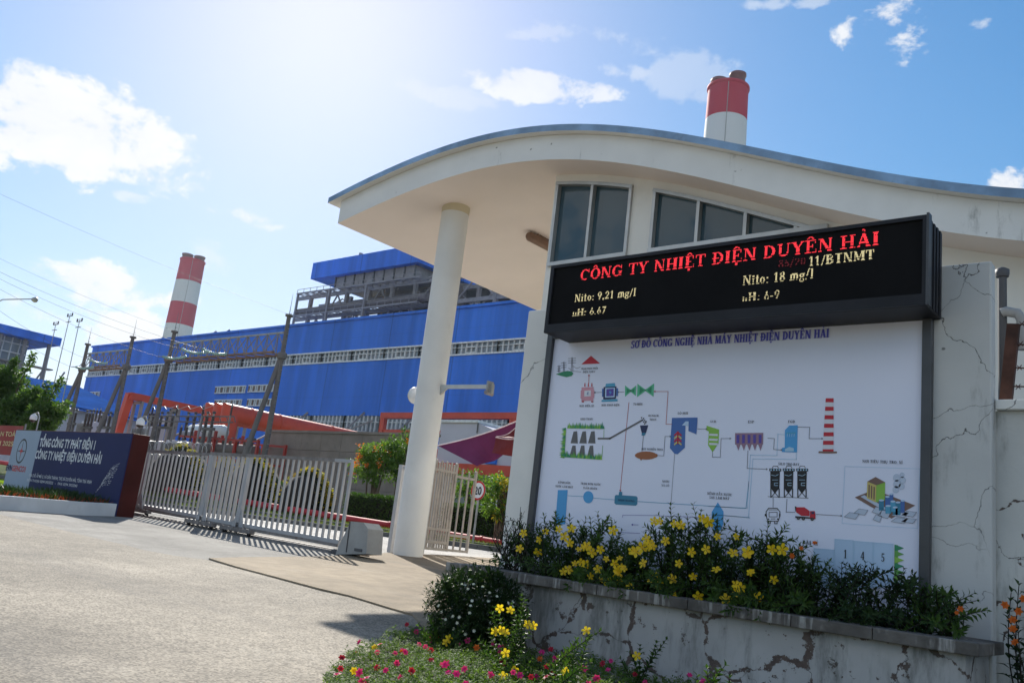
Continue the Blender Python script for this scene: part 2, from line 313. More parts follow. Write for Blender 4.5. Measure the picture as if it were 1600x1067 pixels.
def glyph(c):
    o = []
    if c == 'A': o = [seg(.1, 0, .38, 1, t_), seg(.40, 1, .70, 0, T), hb(.2, .62, .3, .07), hb(0, .22, 0), hb(.54, .86, 0)]; w = .86
    elif c in 'BPR':
        o = stem(.2) + arc(.3, .745, .42, .255, -90, 90, T)
        if c == 'B': o += arc(.3, .265, .48, .265, -90, 90, T)
        if c == 'R': o += [seg(.42, .5, .72, 0, T), hb(.64, .86, 0)]
        w = .82 if c != 'P' else .76
    elif c == 'C': o = arc(.46, .5, .44, .5, 42, 318) + [seg(.8, .66, .8, .98, .06)]; w = .88
    elif c in 'DĐ':
        o = stem(.2) + arc(.32, .5, .52, .5, -90, 90) + [hb(.2, .34, 0, t_), hb(.2, .34, 1 - t_, t_)]; w = .9
        if c == 'Đ': o += [hb(-.02, .5, .46, .09)]
    elif c in 'EFL':
        o = stem(.2, w=T)
        if c != 'F': o += [hb(.2, .72, 0, t_), seg(.7, 0, .7, .28, .06)]
        if c != 'L': o += [hb(.2, .68, 1 - t_, t_), seg(.66, .74, .66, 1, .06), hb(.2, .5, .48, .07), seg(.5, .38, .5, .64, .05)]
        w = .78
    elif c == 'G': o = arc(.46, .5, .44, .5, 42, 330) + [seg(.8, .68, .8, .98, .06), seg(.76, .04, .76, .42, .17), hb(.56, .92, .38)]; w = .96
    elif c == 'H': o = stem(.2) + stem(.74) + [hb(.2, .74, .47, .08)]; w = .96
    elif c == 'I': o = stem(.2); w = .44
    elif c == 'K': o = stem(.2) + [seg(.3, .42, .74, .98, t_), seg(.42, .58, .76, 0, T), hb(.6, .88, 1 - SB), hb(.62, .92, 0)]; w = .92
    elif c == 'M': o = stem(.16, w=t_) + stem(.94) + [seg(.2, 1, .52, .04, T), seg(.52, .04, .86, 1, t_)]; w = 1.16
    elif c == 'N': o = stem(.16, w=t_) + stem(.78, w=t_) + [seg(.2, 1, .74, 0, T)]; w = .94
    elif c in 'OQ': o = arc(.47, .5, .45, .5, 0, 360, n=18); w = .94
    elif c == 'S': o = arc(.36, .74, .3, .26, 30, 270, .17, t_) + arc(.36, .27, .32, .27, -150, 90, .17, t_) + [seg(.64, .74, .64, 1, .06), seg(.06, 0, .06, .28, .06)]; w = .74
    elif c == 'T': o = stem(.4, tp=False) + [hb(.02, .78, 1 - t_, t_), seg(.05, .72, .05, 1, .06), seg(.75, .72, .75, 1, .06)]; w = .8
    elif c == 'U': o = stem(.2, .3, b=False) + arc(.45, .33, .35, .33, 180, 360, T * .75, .1) + stem(.76, .3, w=t_, b=False); w = .92
    elif c == 'V': o = [seg(.14, 1, .42, 0, T), seg(.42, 0, .74, 1, t_), hb(-.02, .32, 1 - SB), hb(.62, .86, 1 - SB)]; w = .84
    elif c == 'X': o = [seg(.14, 1, .66, 0, T), seg(.12, 0, .68, 1, t_), hb(0, .3, 1 - SB), hb(.56, .82, 1 - SB), hb(0, .26, 0), hb(.52, .82, 0)]; w = .82
    elif c == 'Y': o = stem(.42, 0, .48, tp=False) + [seg(.14, 1, .42, .44, T), seg(.72, 1, .42, .44, t_), hb(-.02, .32, 1 - SB), hb(.6, .86, 1 - SB)]; w = .84
    elif c == '0': o = arc(.3, .5, .28, .5, 0, 360, .15, t_, 16); w = .62
    elif c == '1': o = stem(.3, tp=False, w=.16) + [seg(.1, .8, .26, .98, .1)]; w = .6
    elif c == '2': o = arc(.29, .72, .26, .28, -20, 180, .15) + [seg(.5, .64, .1, .06, .15), hb(.05, .56, 0, .13)]; w = .62
    elif c == '3': o = arc(.28, .75, .25, .25, -90, 160, .14) + arc(.28, .28, .28, .28, -150, 90, .15); w = .62
    elif c == '4': o = [seg(.42, 0, .42, 1, .16), seg(.05, .3, .38, 1, t_), hb(.02, .58, .24, .09), hb(.28, .56, 0)]; w = .62
    elif c == '5': o = [hb(.12, .52, .88, .12), seg(.14, .5, .16, 1, .08)] + arc(.27, .31, .29, .31, -150, 130, .16); w = .62
    elif c == '6': o = arc(.3, .31, .28, .31, 0, 360, .15, t_, 16) + [seg(.12, .3, .34, 1, .15)]; w = .62
    elif c == '7': o = [hb(.04, .56, .87, .13), seg(.5, .95, .24, 0, .15)]; w = .6
    elif c == '8': o = arc(.3, .76, .23, .24, 0, 360, .13, t_, 14) + arc(.3, .27, .28, .29, 0, 360, .15, t_, 14); w = .62
    elif c == '9': o = arc(.3, .69, .28, .31, 0, 360, .15, t_, 16) + [seg(.26, 0, .48, .7, .15)]; w = .62
    elif c == 'i': o = stem(.16, 0, .62, w=.15) + [hb(.08, .25, .8, .16)]; w = .36
    elif c == 'l': o = stem(.16, 0, 1, w=.15); w = .36
    elif c == 't': o = [seg(.18, .05, .18, .9, .15), hb(.02, .38, .6, .08), hb(.12, .4, 0, .09)]; w = .42
    elif c == 'o': o = arc(.28, .33, .27, .34, 0, 360, .15, t_, 14); w = .58
    elif c == 'n': o = stem(.16, 0, .64, w=.15) + [seg(.48, 0, .48, .5, .15), hb(.2, .5, .56, .1), hb(.36, .62, 0)]; w = .66
    elif c == 'm': o = stem(.16, 0, .64, w=.15) + [seg(.46, 0, .46, .5, .15), seg(.78, 0, .78, .5, .15), hb(.2, .8, .56, .1), hb(.36, .58, 0), hb(.68, .9, 0)]; w = .94
    elif c == 'g': o = arc(.26, .42, .24, .23, 0, 360, .13, t_, 12) + arc(.26, -.05, .28, .2, 0, 360, .12, t_, 12) + [hb(.4, .58, .56, .08), seg(.12, .1, .14, .24, .1)]; w = .58
    elif c == ':': o = [hb(.08, .24, .02, .16), hb(.08, .24, .44, .16)]; w = .34
    elif c == ',': o = [hb(.06, .22, 0, .16), seg(.18, 0, .1, -.18, .07)]; w = .3
    elif c == '.': o = [hb(.06, .22, 0, .16)]; w = .3
    elif c == '-': o = [hb(.04, .36, .32, .12)]; w = .42
    elif c == '/': o = [seg(.04, -.05, .36, 1.05, .1)]; w = .4
    else: w = .36
    return o, w
def accent(k, w, h, low):
    c = w / 2 - .04
    if k == '\u0302': return [seg(c - .2, h, c - .02, h + .2, .12), seg(c + .2, h, c + .02, h + .2, .12)]
    if k == '\u0301': return [seg(c - .02, h, c + .14, h + .22, .13)]
    if k == '\u0300': return [seg(c + .02, h, c - .14, h + .22, .13)]
    if k == '\u0323': return [hb(c - .09, c + .09, -.26, .17)]
    if k == '\u0309': return arc(c, h + .14, .13, .12, -60, 150, .08, .06, 6)
    if k == '\u0303': return [seg(c - .22, h, c - .08, h + .14, .1), seg(c - .08, h + .14, c + .06, h + .04, .1), seg(c + .06, h + .04, c + .2, h + .16, .1)]
    if k == '\u0306': return arc(c, h + .2, .2, .18, 190, 350, .08, .08, 6)
    if k == '\u031b': return [seg(w - .1, .82, w + .06, 1.08, .13)]
    return []
def serif(text):                                        # strokes of a whole line at cap height 1
    x = 0; out = []
    for ch in text:
        if ch == 'Đ': base, marks = 'Đ', ''
        else:
            d = unicodedata.normalize('NFD', ch); base, marks = d[0], d[1:]
        q, w = glyph(base); h = 1.06 if base.isupper() else .72
        for k in marks:
            q = q + accent(k, w, h, 0)
            if k in '\u0302\u0306': h += .2
        out += [[(p[0] + x, p[1]) for p in poly] for poly in q]; x += w + .07
    return out, x

def sans(text, name, parent, x0, z0, height, width, y, m, weight=.0):      # built-in sans face, facing -y
    cu = bpy.data.curves.new(name, 'FONT'); cu.body = text; cu.offset = weight; cu.size = 1; cu.resolution_u = 3
    o = bpy.data.objects.new(name, cu); COL.objects.link(o)
    bpy.context.view_layer.update()
    dg = bpy.context.evaluated_depsgraph_get(); me = bpy.data.meshes.new_from_object(o.evaluated_get(dg))
    bpy.data.objects.remove(o)
    xs = [v.co.x for v in me.vertices]; sxx = width / max(1e-6, max(xs) - min(xs)); mn = min(xs); sz_ = height / .73
    org = ORG[parent.name]
    for v in me.vertices: v.co = Vector((x0 + (v.co.x - mn) * sxx - org.x, y - org.y, z0 + v.co.y * sz_ - org.z))
    me.materials.clear(); me.materials.append(MATS[m]); me.name = name
    ob = bpy.data.objects.new(name, me); COL.objects.link(ob); ob.parent = parent; ORG[ob.name] = org; return ob
# ---------------------------------------------------------------- materials
road('asphalt', (.255, .22, .172), .42, .5, 1.0, .32)
road('cement', (.235, .222, .20), .22, .45, 1.4, .35)
road('plant_road', (.42, .40, .37), .12, .4, 1.4, .2)
road('beige_concrete', (.275, .215, .145), .10, .35, 1.6, .30)
mat('coping_old', (.12, .11, .10), .85, 5, .4, .4, 20)
mat('soil', (.035, .025, .018), .95, 8, .4, .8, 25)
mat('dry_ground', (.16, .15, .09), .95, .5, .35, .5, 4)
plaster('white_paint', (.74, .74, .72), .35, .9, 0, .12)
plaster('cracked_paint', (.54, .55, .55), .85, 1.7, 0, .25)
plaster('wall_cracked', (.55, .56, .55), 1.4, 2.1, .35, .55, .12)
plaster('planter_paint', (.42, .42, .425), .98, 2.0, .95, .7, .18)
plaster('coping_stain', (.115, .11, .105), .4, 3, .35, 1.1, .45)
mat('soffit_paint', (.90, .79, .71), .7, .5, .05, 0)
plaster('fascia_roof', (.79, .79, .78), -1.5, .3, 0, .06, .05)
mat('fascia_paint', (.80, .78, .73), .7, .6, .06, .05, 40, dirt=.12, dirtcol=(.35, .31, .25))
mat('column_paint', (.74, .73, .70), .6, 1.2, .06, .05, 40, dirt=.1, dirtcol=(.4, .38, .33))
mat('column_stain', (.62, .54, .38), .7, 2, .1)
mat('flashing', (.22, .34, .50), .45, 1.5, .3, .1, 8, metal=.2, dirt=.3, dirtcol=(.12, .14, .17))
mat('alu', (.50, .50, .49), .4, 4, .1, metal=.5)
mat('led_black', (.008, .008, .009), .85, 2, .2, .1, 120, spec=.12)
mat('black_frame', (.016, .017, .022), .5, 3, .25, spec=.25)
mat('frame_grey', (.075, .078, .085), .4, 2.5, .15, metal=.3, dirt=.2)
mat('board_white', (.76, .80, .96), .4, .35, .03)
mat('gate_paint', (.40, .40, .41), .5, 3, .1, .05, 60, dirt=.2, dirtcol=(.25, .2, .16))
mat('gate_dark', (.22, .20, .19), .6, 5, .25, dirt=.5, dirtcol=(.12, .07, .04))
mat('ped_paint', (.34, .31, .28), .5, 4, .15, .05, 60, dirt=.35, dirtcol=(.2, .13, .09))
mat('motor_grey', (.33, .33, .32), .5, 4, .1, dirt=.2)
mat('sign_blue', (.022, .028, .105), .6, .7, .12, spec=.15)
mat('sign_light', (.38, .46, .56), .6, .7, .06, spec=.15)
mat('sign_red', (.07, .013, .011), .6, 1.5, .2, spec=.15)
mat('kerb_white', (.72, .74, .76), .7, 1.2, .1, .1, 40, dirt=.2, dirtcol=(.3, .29, .26))
mat('kerb_stone', (.10, .10, .095), .8, 1.2, .25, .2, 30)
mat('pipe_red', (.46, .04, .045), .6, 1.5, .15, spec=.15, dirt=.2, dirtcol=(.2, .03, .03))
mat('duct_orange', (.58, .070, .035), .5, .6, .12, dirt=.15, dirtcol=(.3, .08, .04))
mat('rack_red', (.38, .035, .025), .5, .8, .2, dirt=.2)
mat('steel', (.27, .245, .245), .5, .8, .18, dirt=.25, dirtcol=(.16, .11, .08))
mat('steel_dark', (.09, .09, .095), .55, 1, .25)
mat('rust_steel', (.26, .15, .10), .6, 1.5, .3, dirt=.4)
mat('concrete', (.25, .20, .175), .8, .8, .15, .2, 6, dirt=.25, dirtcol=(.12, .11, .09))
mat('concrete_pole', (.17, .145, .14), .8, 1.2, .15, .1, 12)
mat('pale_panel', (.55, .53, .60), .6, .3, .06)
mat('tank_white', (.66, .66, .66), .4, .5, .08, dirt=.15)
mat('glass_band', (.20, .23, .26), .25, .12, .35, spec=.6)
cladding('blue_clad', (.05, .20, .76), 1.0, 18)
cladding('blue_clad_roof', (.05, .20, .76), 1.0, 18)
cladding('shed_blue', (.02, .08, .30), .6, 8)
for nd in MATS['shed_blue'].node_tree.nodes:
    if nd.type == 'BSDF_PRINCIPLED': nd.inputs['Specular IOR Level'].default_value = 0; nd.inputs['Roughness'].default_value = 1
mat('switch_grey', (.13, .115, .115), .6, 1, .3, dirt=.3)
mat('dark_inside', (.035, .032, .034), .9, .15, .5)
mat('insulator', (.36, .52, .48), .3, 2, .25, spec=.5)
mat('insul_brown', (.05, .03, .028), .25, 2, .2)
mat('wire', (.10, .10, .11), .5)
mat('chim_red', (.52, .022, .055), .75, .02, .12, dirt=.1)
mat('chim_white', (.72, .73, .74), .75, .02, .06, dirt=.1, dirtcol=(.4, .38, .36))
mat('flue_steel', (.20, .085, .085), .6, .1, .2)
mat('purple_cloth', (.15, .016, .085), .7, 1.5, .15)
mat('maroon_cloth', (.14, .014, .016), .7, 1.5, .2)
mat('white_hem', (.75, .6, .64), .7)
mat('white_plain', (.75, .75, .75), .4)
mat('lamp_glass', (.72, .68, .5), .2)
mat('sign_text', (.72, .75, .78), .5)
mat('red_ink', (.55, .02, .02), .5); mat('black_ink', (.02, .02, .025), .5)
mat('banner_red', (.33, .025, .02), .6, 2, .1); mat('banner_text', (.75, .62, .30), .6)
mat('bark', (.12, .085, .06), .9, 6, .3, .5, 30)
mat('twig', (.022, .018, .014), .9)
mat('brown_tube', (.22, .13, .085), .4, 4, .15)
mat('rusty', (.08, .035, .025), .8, 6, .5, .2, 40)
mat('pipe_grey', (.34, .34, .33), .5, 4, .2)
def glass(name, col):
    m, t, p, pos, out = new_mat(name)
    p.inputs['Base Color'].default_value = c4(col); p.inputs['Roughness'].default_value = .06
    p.inputs['Specular IOR Level'].default_value = .55; p.inputs['IOR'].default_value = 1.5
    b = t.n('ShaderNodeBump', {'Height': t.noise(pos, 1.1, 2), 'Strength': .12, 'Distance': .05}); t.nt.links.new(b.outputs[0], p.inputs['Normal'])
glass('tinted_glass', (.035, .075, .10))
leafmat('leaf_allamanda', (.026, .062, .014), (.07, .125, .028), 5, .35, .5, .25)
leafmat('leaf_dark', (.012, .030, .010), (.032, .062, .018), 9, .2, .5, .2)
leafmat('leaf_tree', (.04, .09, .02), (.10, .17, .04), 1.5, .35, .5)
leafmat('leaf_shrub', (.06, .13, .02), (.15, .24, .05), 2, .4, .5)
leafmat('leaf_hedge', (.030, .075, .012), (.075, .14, .025), 2, .3, .6)
leafmat('leaf_portulaca', (.055, .115, .022), (.14, .21, .045), 9, .35, .6, .12)
leafmat('leaf_yellow', (.45, .28, .03), (.30, .30, .04), 3, .35, .6)
leafmat('leaf_red', (.22, .03, .02), (.32, .07, .03), 3, .3, .6)
leafmat('grass', (.14, .24, .02), (.24, .32, .035), 2, .4, .6)
leafmat('bank_grass', (.09, .14, .03), (.20, .22, .06), .6, .3, .8)
leafmat('petal_yellow', (.78, .50, .015), (.85, .62, .03), 20, .35, .5)
leafmat('petal_throat', (.60, .28, .01), (.6, .3, .01), 20, .3, .5)
leafmat('petal_pink', (.62, .02, .20), (.75, .05, .30), 20, .35, .5)
leafmat('petal_crimson', (.45, .01, .04), (.5, .03, .06), 20, .35, .5)
leafmat('petal_orange', (.65, .12, .015), (.6, .16, .02), 20, .35, .5)
leafmat('petal_white', (.72, .73, .70), (.78, .78, .76), 20, .3, .5)
emit('led_red', (1, .035, .05), .72); emit('led_yellow', (.86, .74, .40), .5); emit('led_dim', (.16, .005, .01), .5)
for nm, c in dict(d_red=(.52, .02, .04), d_green=(.03, .25, .12), d_leaf=(.12, .36, .08), d_pink=(.62, .30, .38), d_white=(.70, .72, .80), d_navy=(.02, .03, .10),
                  d_cyan=(.08, .35, .55), d_blue=(.06, .15, .42), d_sky=(.08, .36, .72), d_teal=(.04, .22, .36), d_grey=(.13, .13, .14), d_black=(.012, .012, .016),
                  d_brown=(.34, .12, .05), d_lime=(.26, .52, .08), d_mauve=(.30, .18, .26), d_title=(.10, .11, .60), d_line=(.18, .19, .24), d_pale=(.42, .62, .80),
                  d_yellow=(.60, .50, .16), d_rust=(.20, .12, .10), d_mint=(.10, .48, .28), d_cell=(.46, .62, .82), d_rline=(.45, .08, .10), d_steam=(.50, .58, .72), d_purple=(.10, .07, .36)).items():
    mat(nm, c, .4, 2, .04)

def streaked_coping():
    m = MATS['coping_old']; t = NT(m.node_tree); p = [n for n in m.node_tree.nodes if n.type == 'BSDF_PRINCIPLED'][0]
    pos = t.n('ShaderNodeNewGeometry').outputs['Position']; src = p.inputs['Base Color'].links[0].from_socket
    st = t.noise(t.n('ShaderNodeMapping', {'Vector': pos, 'Scale': (26, 26, 3)}).outputs[0], 1.0, 5, .6)
    big = t.noise(pos, 2.2, 5, .65)
    f = t.m('MULTIPLY', t.ramp(st, .48, .66), t.ramp(big, .44, .58))
    c = t.mix(t.m('MULTIPLY', f, .85), src, (.40, .39, .37, 1)); m.node_tree.links.new(c, p.inputs['Base Color'])
streaked_coping()

# ---------------------------------------------------------------- the ground
def sheet(name, poly, off, m, skirt=0.0, zf=None):
    bm = bmesh.new(); vs = [bm.verts.new((x, y, 0)) for x, y in poly]; bm.faces.new(vs)
    for sv in (5.6, 23.6):
        g = bm.verts[:] + bm.edges[:] + bm.faces[:]
        bmesh.ops.bisect_plane(bm, geom=g, plane_co=Vector(FW) * sv, plane_no=Vector(FW))
    bm.normal_update()
    for f in bm.faces:
        if f.normal.z < 0: f.normal_flip()
    if skirt:
        be = [e for e in bm.edges if e.is_boundary]
        r = bmesh.ops.extrude_edge_only(bm, edges=be)
        low = {v for v in r['geom'] if isinstance(v, bmesh.types.BMVert)}
    else: low = set()
    for v in bm.verts: v.co.z = G(v.co.x, v.co.y) + off - (skirt if v in low else 0)
    bmesh.ops.triangulate(bm, faces=[f for f in bm.faces if len(f.verts) > 4])
    me = bpy.data.meshes.new(name); bm.to_mesh(me); bm.free(); me.materials.append(MATS[m])
    o = bpy.data.objects.new(name, me); COL.objects.link(o); ORG[o.name] = Vector(); return kind(o, 'structure')
sheet('ground', [(-1300, -900), (1300, -900), (1300, 1300), (-1300, 1300)], -.05, 'dry_ground')
sheet('forecourt', [(-60, -30), (6, -30), (6, 11.6), (-60, 11.6)], -.008, 'cement')
sheet('plant_road', [(-120, 11.6), (-9.9, 11.6), (-9.9, 40), (-12, 40), (-12, 20.1), (-120, 20.1)], -.004, 'plant_road')
L1 = [gr(*q).to_2d() for q in ((0, 803.5), (60, 818.5), (135, 837), (200, 852), (225, 859), (275, 868), (323, 874), (368, 887), (410, 898), (500, 922.5), (547, 933), (609, 952), (644, 962))]
sheet('road', [tuple(p) for p in L1] + [(-4.0, 5.0), (4, 1.5), (8, -30), (-60, -30), (-60, 4), (-24, 6.4)], 0, 'asphalt')
L2 = [gr(*q).to_2d() for q in ((326, 873), (368, 886), (410, 897), (500, 921), (547, 932), (609, 951), (644, 961))]
L3 = [gr(*q).to_2d() for q in ((575, 866), (540, 868), (500, 870), (430, 871), (370, 871.5))]
sheet('apron', [tuple(p) for p in L2] + [(-5.0, 5.2), (-4.6, 5.6), (-4.6, 6.6), (-9.9, 11.9), (-9.9, 16), (-13.7, 16), (-13.55, 12.6)] + [tuple(p) for p in L3], .014, 'beige_concrete', .06)

# ---------------------------------------------------------------- gatehouse
FT = [(-15.79, 7.903), (-14.536, 8.115), (-12.965, 8.375), (-11.45, 8.42), (-10.013, 8.328), (-9.213, 8.191), (-8.22, 7.964), (-7.524, 7.756), (-6.869, 7.508), (-5.838, 7.109), (-4.343, 6.526), (-3.072, 6.018), (-2.372, 5.758), (-1.979, 5.65), (0, 5.42), (2, 5.5), (5, 5.8)]
FB = [(-15.477, 7.3), (-14.264, 7.53), (-13.226, 7.68), (-11.948, 7.778), (-10.761, 7.775), (-9.657, 7.674), (-8.884, 7.53), (-8.151, 7.341), (-7.461, 7.103), (-6.812, 6.84), (-6.203, 6.59), (-5.026, 6.155), (-3.987, 5.762), (-2.921, 5.345), (-2.377, 5.142), (-1.985, 5.032), (0, 4.82), (2, 4.9), (5, 5.2)]
def smooth_interp(P, x):                                # cubic Hermite through the profile points
    n = len(P); i = 0
    while i < n - 2 and P[i + 1][0] < x: i += 1
    (x0, y0), (x1, y1) = P[i], P[i + 1]
    m0 = (P[i + 1][1] - P[max(i - 1, 0)][1]) / (P[i + 1][0] - P[max(i - 1, 0)][0])
    m1 = (P[min(i + 2, n - 1)][1] - P[i][1]) / (P[min(i + 2, n - 1)][0] - P[i][0])
    h = x1 - x0; t = (x - x0) / h
    return (2 * t**3 - 3 * t**2 + 1) * y0 + (t**3 - 2 * t**2 + t) * h * m0 + (-2 * t**3 + 3 * t**2) * y1 + (t**3 - t**2) * h * m1
def poly_fit(P, deg=7):
    xs = np.array([p[0] for p in P]); ys = np.array([p[1] for p in P]); c = np.polyfit((xs + 6) / 10, ys, deg)
    return lambda x: float(np.polyval(c, (x + 6) / 10))
ZT, ZB = poly_fit(FT), poly_fit(FB)
gh = thing('gatehouse', (-9.85, 12, .3), 'white gatehouse with a wave shaped canopy roof on one round column behind the diagram board', 'building')
YF, YB = 11.3, 21.0
xs = [-15.5 + i * (20.0 / 90) for i in range(91)]
m = MB()
for a, b in zip(xs[:-1], xs[1:]):
    la, lb = ZT(a) - .13, ZT(b) - .13
    m.face([(a, YF, ZB(a)), (b, YF, ZB(b)), (b, YF, lb), (a, YF, la)], 'fascia_roof', False)
    m.face([(a, YB, la), (b, YB, lb), (b, YB, ZB(b)), (a, YB, ZB(a))], 'fascia_paint')
    m.face([(a, YB, ZB(a)), (b, YB, ZB(b)), (b, YF, ZB(b)), (a, YF, ZB(a))], 'soffit_paint', True)
    m.face([(a, YF, la), (b, YF, lb), (b, YB, lb), (a, YB, la)], 'fascia_paint', True)
for x in (xs[0], xs[-1]):
    f = [(x, YF, ZB(x)), (x, YF, ZT(x) - .13), (x, YB, ZT(x) - .13), (x, YB, ZB(x))]
    m.face(f if x < 0 else f[::-1], 'fascia_paint')
m.build('roof', gh)
m = MB()                                                # thin drip edge under the fascia and blue sheet metal on top
x2 = [-15.78] + xs[2:]
for a, b in zip(x2[:-1], x2[1:]):
    A, B = max(a, -15.79), b
    m.face([(A, YF - .16, ZT(A) - .125), (B, YF - .16, ZT(B) - .125), (B, YF - .16, ZT(B)), (A, YF - .16, ZT(A))], 'flashing', False)
    m.face([(A, YF - .16, ZT(A)), (B, YF - .16, ZT(B)), (B, YB + .15, ZT(B)), (A, YB + .15, ZT(A))], 'flashing', True)
    m.face([(A, YB + .15, ZT(A) - .125), (B, YB + .15, ZT(B) - .125), (B, YF - .16, ZT(B) - .125), (A, YF - .16, ZT(A) - .125)], 'fascia_paint', True)
a = x2[0]; m.face([(a, YF - .16, ZT(a)), (a, YB + .15, ZT(a)), (a, YB + .15, ZT(a) - .125), (a, YF - .16, ZT(a) - .125)], 'flashing')
m.build('roof_flashing', gh)
CX, CY = -13.02, 12.5
m = MB(); cz = ZB(CX)
m.lathe((CX, CY, 0), [(.30, .2), (.30, 3), (.298, cz - .25), (.298, cz - .02)], 'column_paint', 40)
m.lathe((CX, CY, 0), [(.3005, cz - .14), (.302, cz - .08), (.306, cz - .03), (.308, cz + .1)], 'column_stain', 40)
m.build('column', gh)
YW = 12.0
W1 = (-9.84, -8.12); W2 = (-7.68, -4.62); SILL = 5.88
m = MB()
def wallseg(x0, x1, z0, ztop=None, n=6):
    for i in range(n):
        a = x0 + (x1 - x0) * i / n; b = x0 + (x1 - x0) * (i + 1) / n
        za = (ZB(a) + .06) if ztop is None else ztop; zb = (ZB(b) + .06) if ztop is None else ztop
        m.face([(a, YW, z0), (b, YW, z0), (b, YW, zb), (a, YW, za)], 'fascia_paint')
wallseg(-9.9, 4.4, .1, 4.6, 1)
wallseg(-9.9, W1[0], 4.6); wallseg(W1[1], W2[0], 4.6); wallseg(W2[1], 4.4, 4.6, None, 20); wallseg(W1[0], W1[1], 4.6, SILL - .03, 1); wallseg(W2[0], W2[1], 4.6, 5.21, 1)
for a, b in ((W1[0], W1[1]), (W2[0], W2[1])):
    n = 6
    for i in range(n):
        p = a + (b - a) * i / n; q = a + (b - a) * (i + 1) / n
        m.face([(p, YW, ZB(p) - .14), (q, YW, ZB(q) - .14), (q, YW, ZB(q) + .06), (p, YW, ZB(p) + .06)], 'fascia_paint')
m.face([(-9.9, YW, .1), (-9.9, YW, ZB(-9.9) + .06), (-9.9, 20.5, ZB(-9.9) + .06), (-9.9, 20.5, .1)], 'fascia_paint')
m.face([(4.4, YW, .1), (4.4, 20.5, .1), (4.4, 20.5, 5.2), (4.4, YW, 5.2)], 'fascia_paint')
m.face([(-9.9, 20.5, .1), (-9.9, 20.5, 7.7), (4.4, 20.5, 4.9), (4.4, 20.5, .1)], 'fascia_paint')
m.build('wall', gh)
def window(x0, x1, muls, zlow):
    f = MB()
    n = 10
    for i in range(n):
        p = x0 + (x1 - x0) * i / n; q = x0 + (x1 - x0) * (i + 1) / n
        f.face([(p, YW + .06, zlow), (q, YW + .06, zlow), (q, YW + .06, max(zlow + .01, ZB(q) - .2)), (p, YW + .06, max(zlow + .01, ZB(p) - .2))], 'tinted_glass')
        if ZB(q) - .2 > zlow: f.beam((p, YW + .01, ZB(p) - .19), (q, YW + .01, ZB(q) - .19), .14, .06, 'alu')
    o = f.build('window', gh)
    fr = MB()
    for xm in muls:
        fr.box((xm - .028, YW - .05, zlow), (xm + .028, YW + .055, ZB(xm) - .2), 'alu')
    fr.box((x0, YW - .065, SILL - .035), (x1, YW + .05, SILL + .035), 'alu')
    fr.build('window_frame', o)
window(W1[0], W1[1], (W1[0] + .03, -8.99, W1[1] - .03), SILL - .04)
window(W2[0], W2[1], (W2[0] + .03, on(1092, 335, y=12).x, on(1166, 345, y=12).x, on(1245, 352, y=12).x), 5.2)
# lamp tube under the canopy
tp = on(825, 368, z=ZB(-12.6) - .12); m = MB()
m.tube([(tp.x, tp.y, tp.z), (tp.x, tp.y + .06, tp.z), (tp.x, tp.y + 1.9, tp.z), (tp.x, tp.y + 1.96, tp.z)], [.07, .11, .11, .07], 'brown_tube', 16)
m.box((tp.x - .05, tp.y + .3, tp.z + .09), (tp.x + .05, tp.y + 1.6, ZB(tp.x) + .02), 'brown_tube')
tag(m.build('tube_light', None, (tp.x, tp.y, tp.z)), 'brownish tube lamp fixed under the canopy left of the gatehouse windows', 'lamp')

# ---------------------------------------------------------------- sign wall, LED screen, diagram board
SW = thing('sign_wall', (-3.1, 6.1, 0), 'white cracked masonry wall carrying the LED screen and the diagram board', 'wall')
m = MB(); m.bbox((-5.07, 5.965, 0), (-4.6, 6.36, 2.955), 'white_paint', .012); m.build('pillar', SW)
m = MB(); m.bbox((-1.70, 5.965, 0), (-1.232, 6.075, 2.99), 'cracked_paint', .012); m.build('pillar', SW)
m = MB(); m.box((-4.6, 6.05, 0), (-1.72, 6.3, 2.85), 'white_paint'); m.build('wall_panel', SW)
YL = 5.60
l0 = on(852.5, 516, y=YL); l1 = on(861, 415, y=YL); l2 = on(1447, 337.5, y=YL); l3 = on(1448, 482, y=YL)
LX0, LX1, LZ0, LZ1 = (l0.x + l1.x) / 2, (l2.x + l3.x) / 2, (l0.z + l3.z) / 2, (l1.z + l2.z) / 2
LED = thing('led_screen', ((LX0 + LX1) / 2, YL, LZ0), 'long black LED screen with red and yellow lettering mounted above the diagram board', 'LED screen')
m = MB(); m.bbox((LX0, YL + .02, LZ0), (LX1, 5.96, LZ1), 'black_frame', .006)
for i in range(4): m.box((LX1, YL + .07 + i * .07, LZ0 + .01), (LX1 + .008, YL + .10 + i * .07, LZ1 - .01), 'black_frame')
m.build('housing', LED)
m = MB(); b = .045
m.box((LX0, YL - .01, LZ1 - b * .6), (LX1, YL + .018, LZ1), 'black_frame'); m.box((LX0, YL - .01, LZ0), (LX1, YL + .018, LZ0 + b * 1.6), 'black_frame')
m.box((LX0, YL - .0102, LZ0 + b * 1.6), (LX0 + b * .8, YL + .018, LZ1 - b * .6), 'black_frame'); m.box((LX1 - b * .5, YL - .0102, LZ0 + b * 1.6), (LX1, YL + .018, LZ1 - b * .6), 'black_frame')
m.box((LX1 + .001, YL - .012, LZ0), (LX1 + .016, YL + .05, LZ1 + .012), 'frame_grey')
m.build('frame', LED)
m = MB(); m.face([(LX0 + .03, YL + .008, LZ0 + .06), (LX1 - .02, YL + .008, LZ0 + .06), (LX1 - .02, YL + .008, LZ1 - .02), (LX0 + .03, YL + .008, LZ1 - .02)], 'led_black')
nx = 20; px_ = (LX1 - LX0 - .05) / nx
m.build('display', LED)
m = MB(); q = on(850, 452, y=5.9)
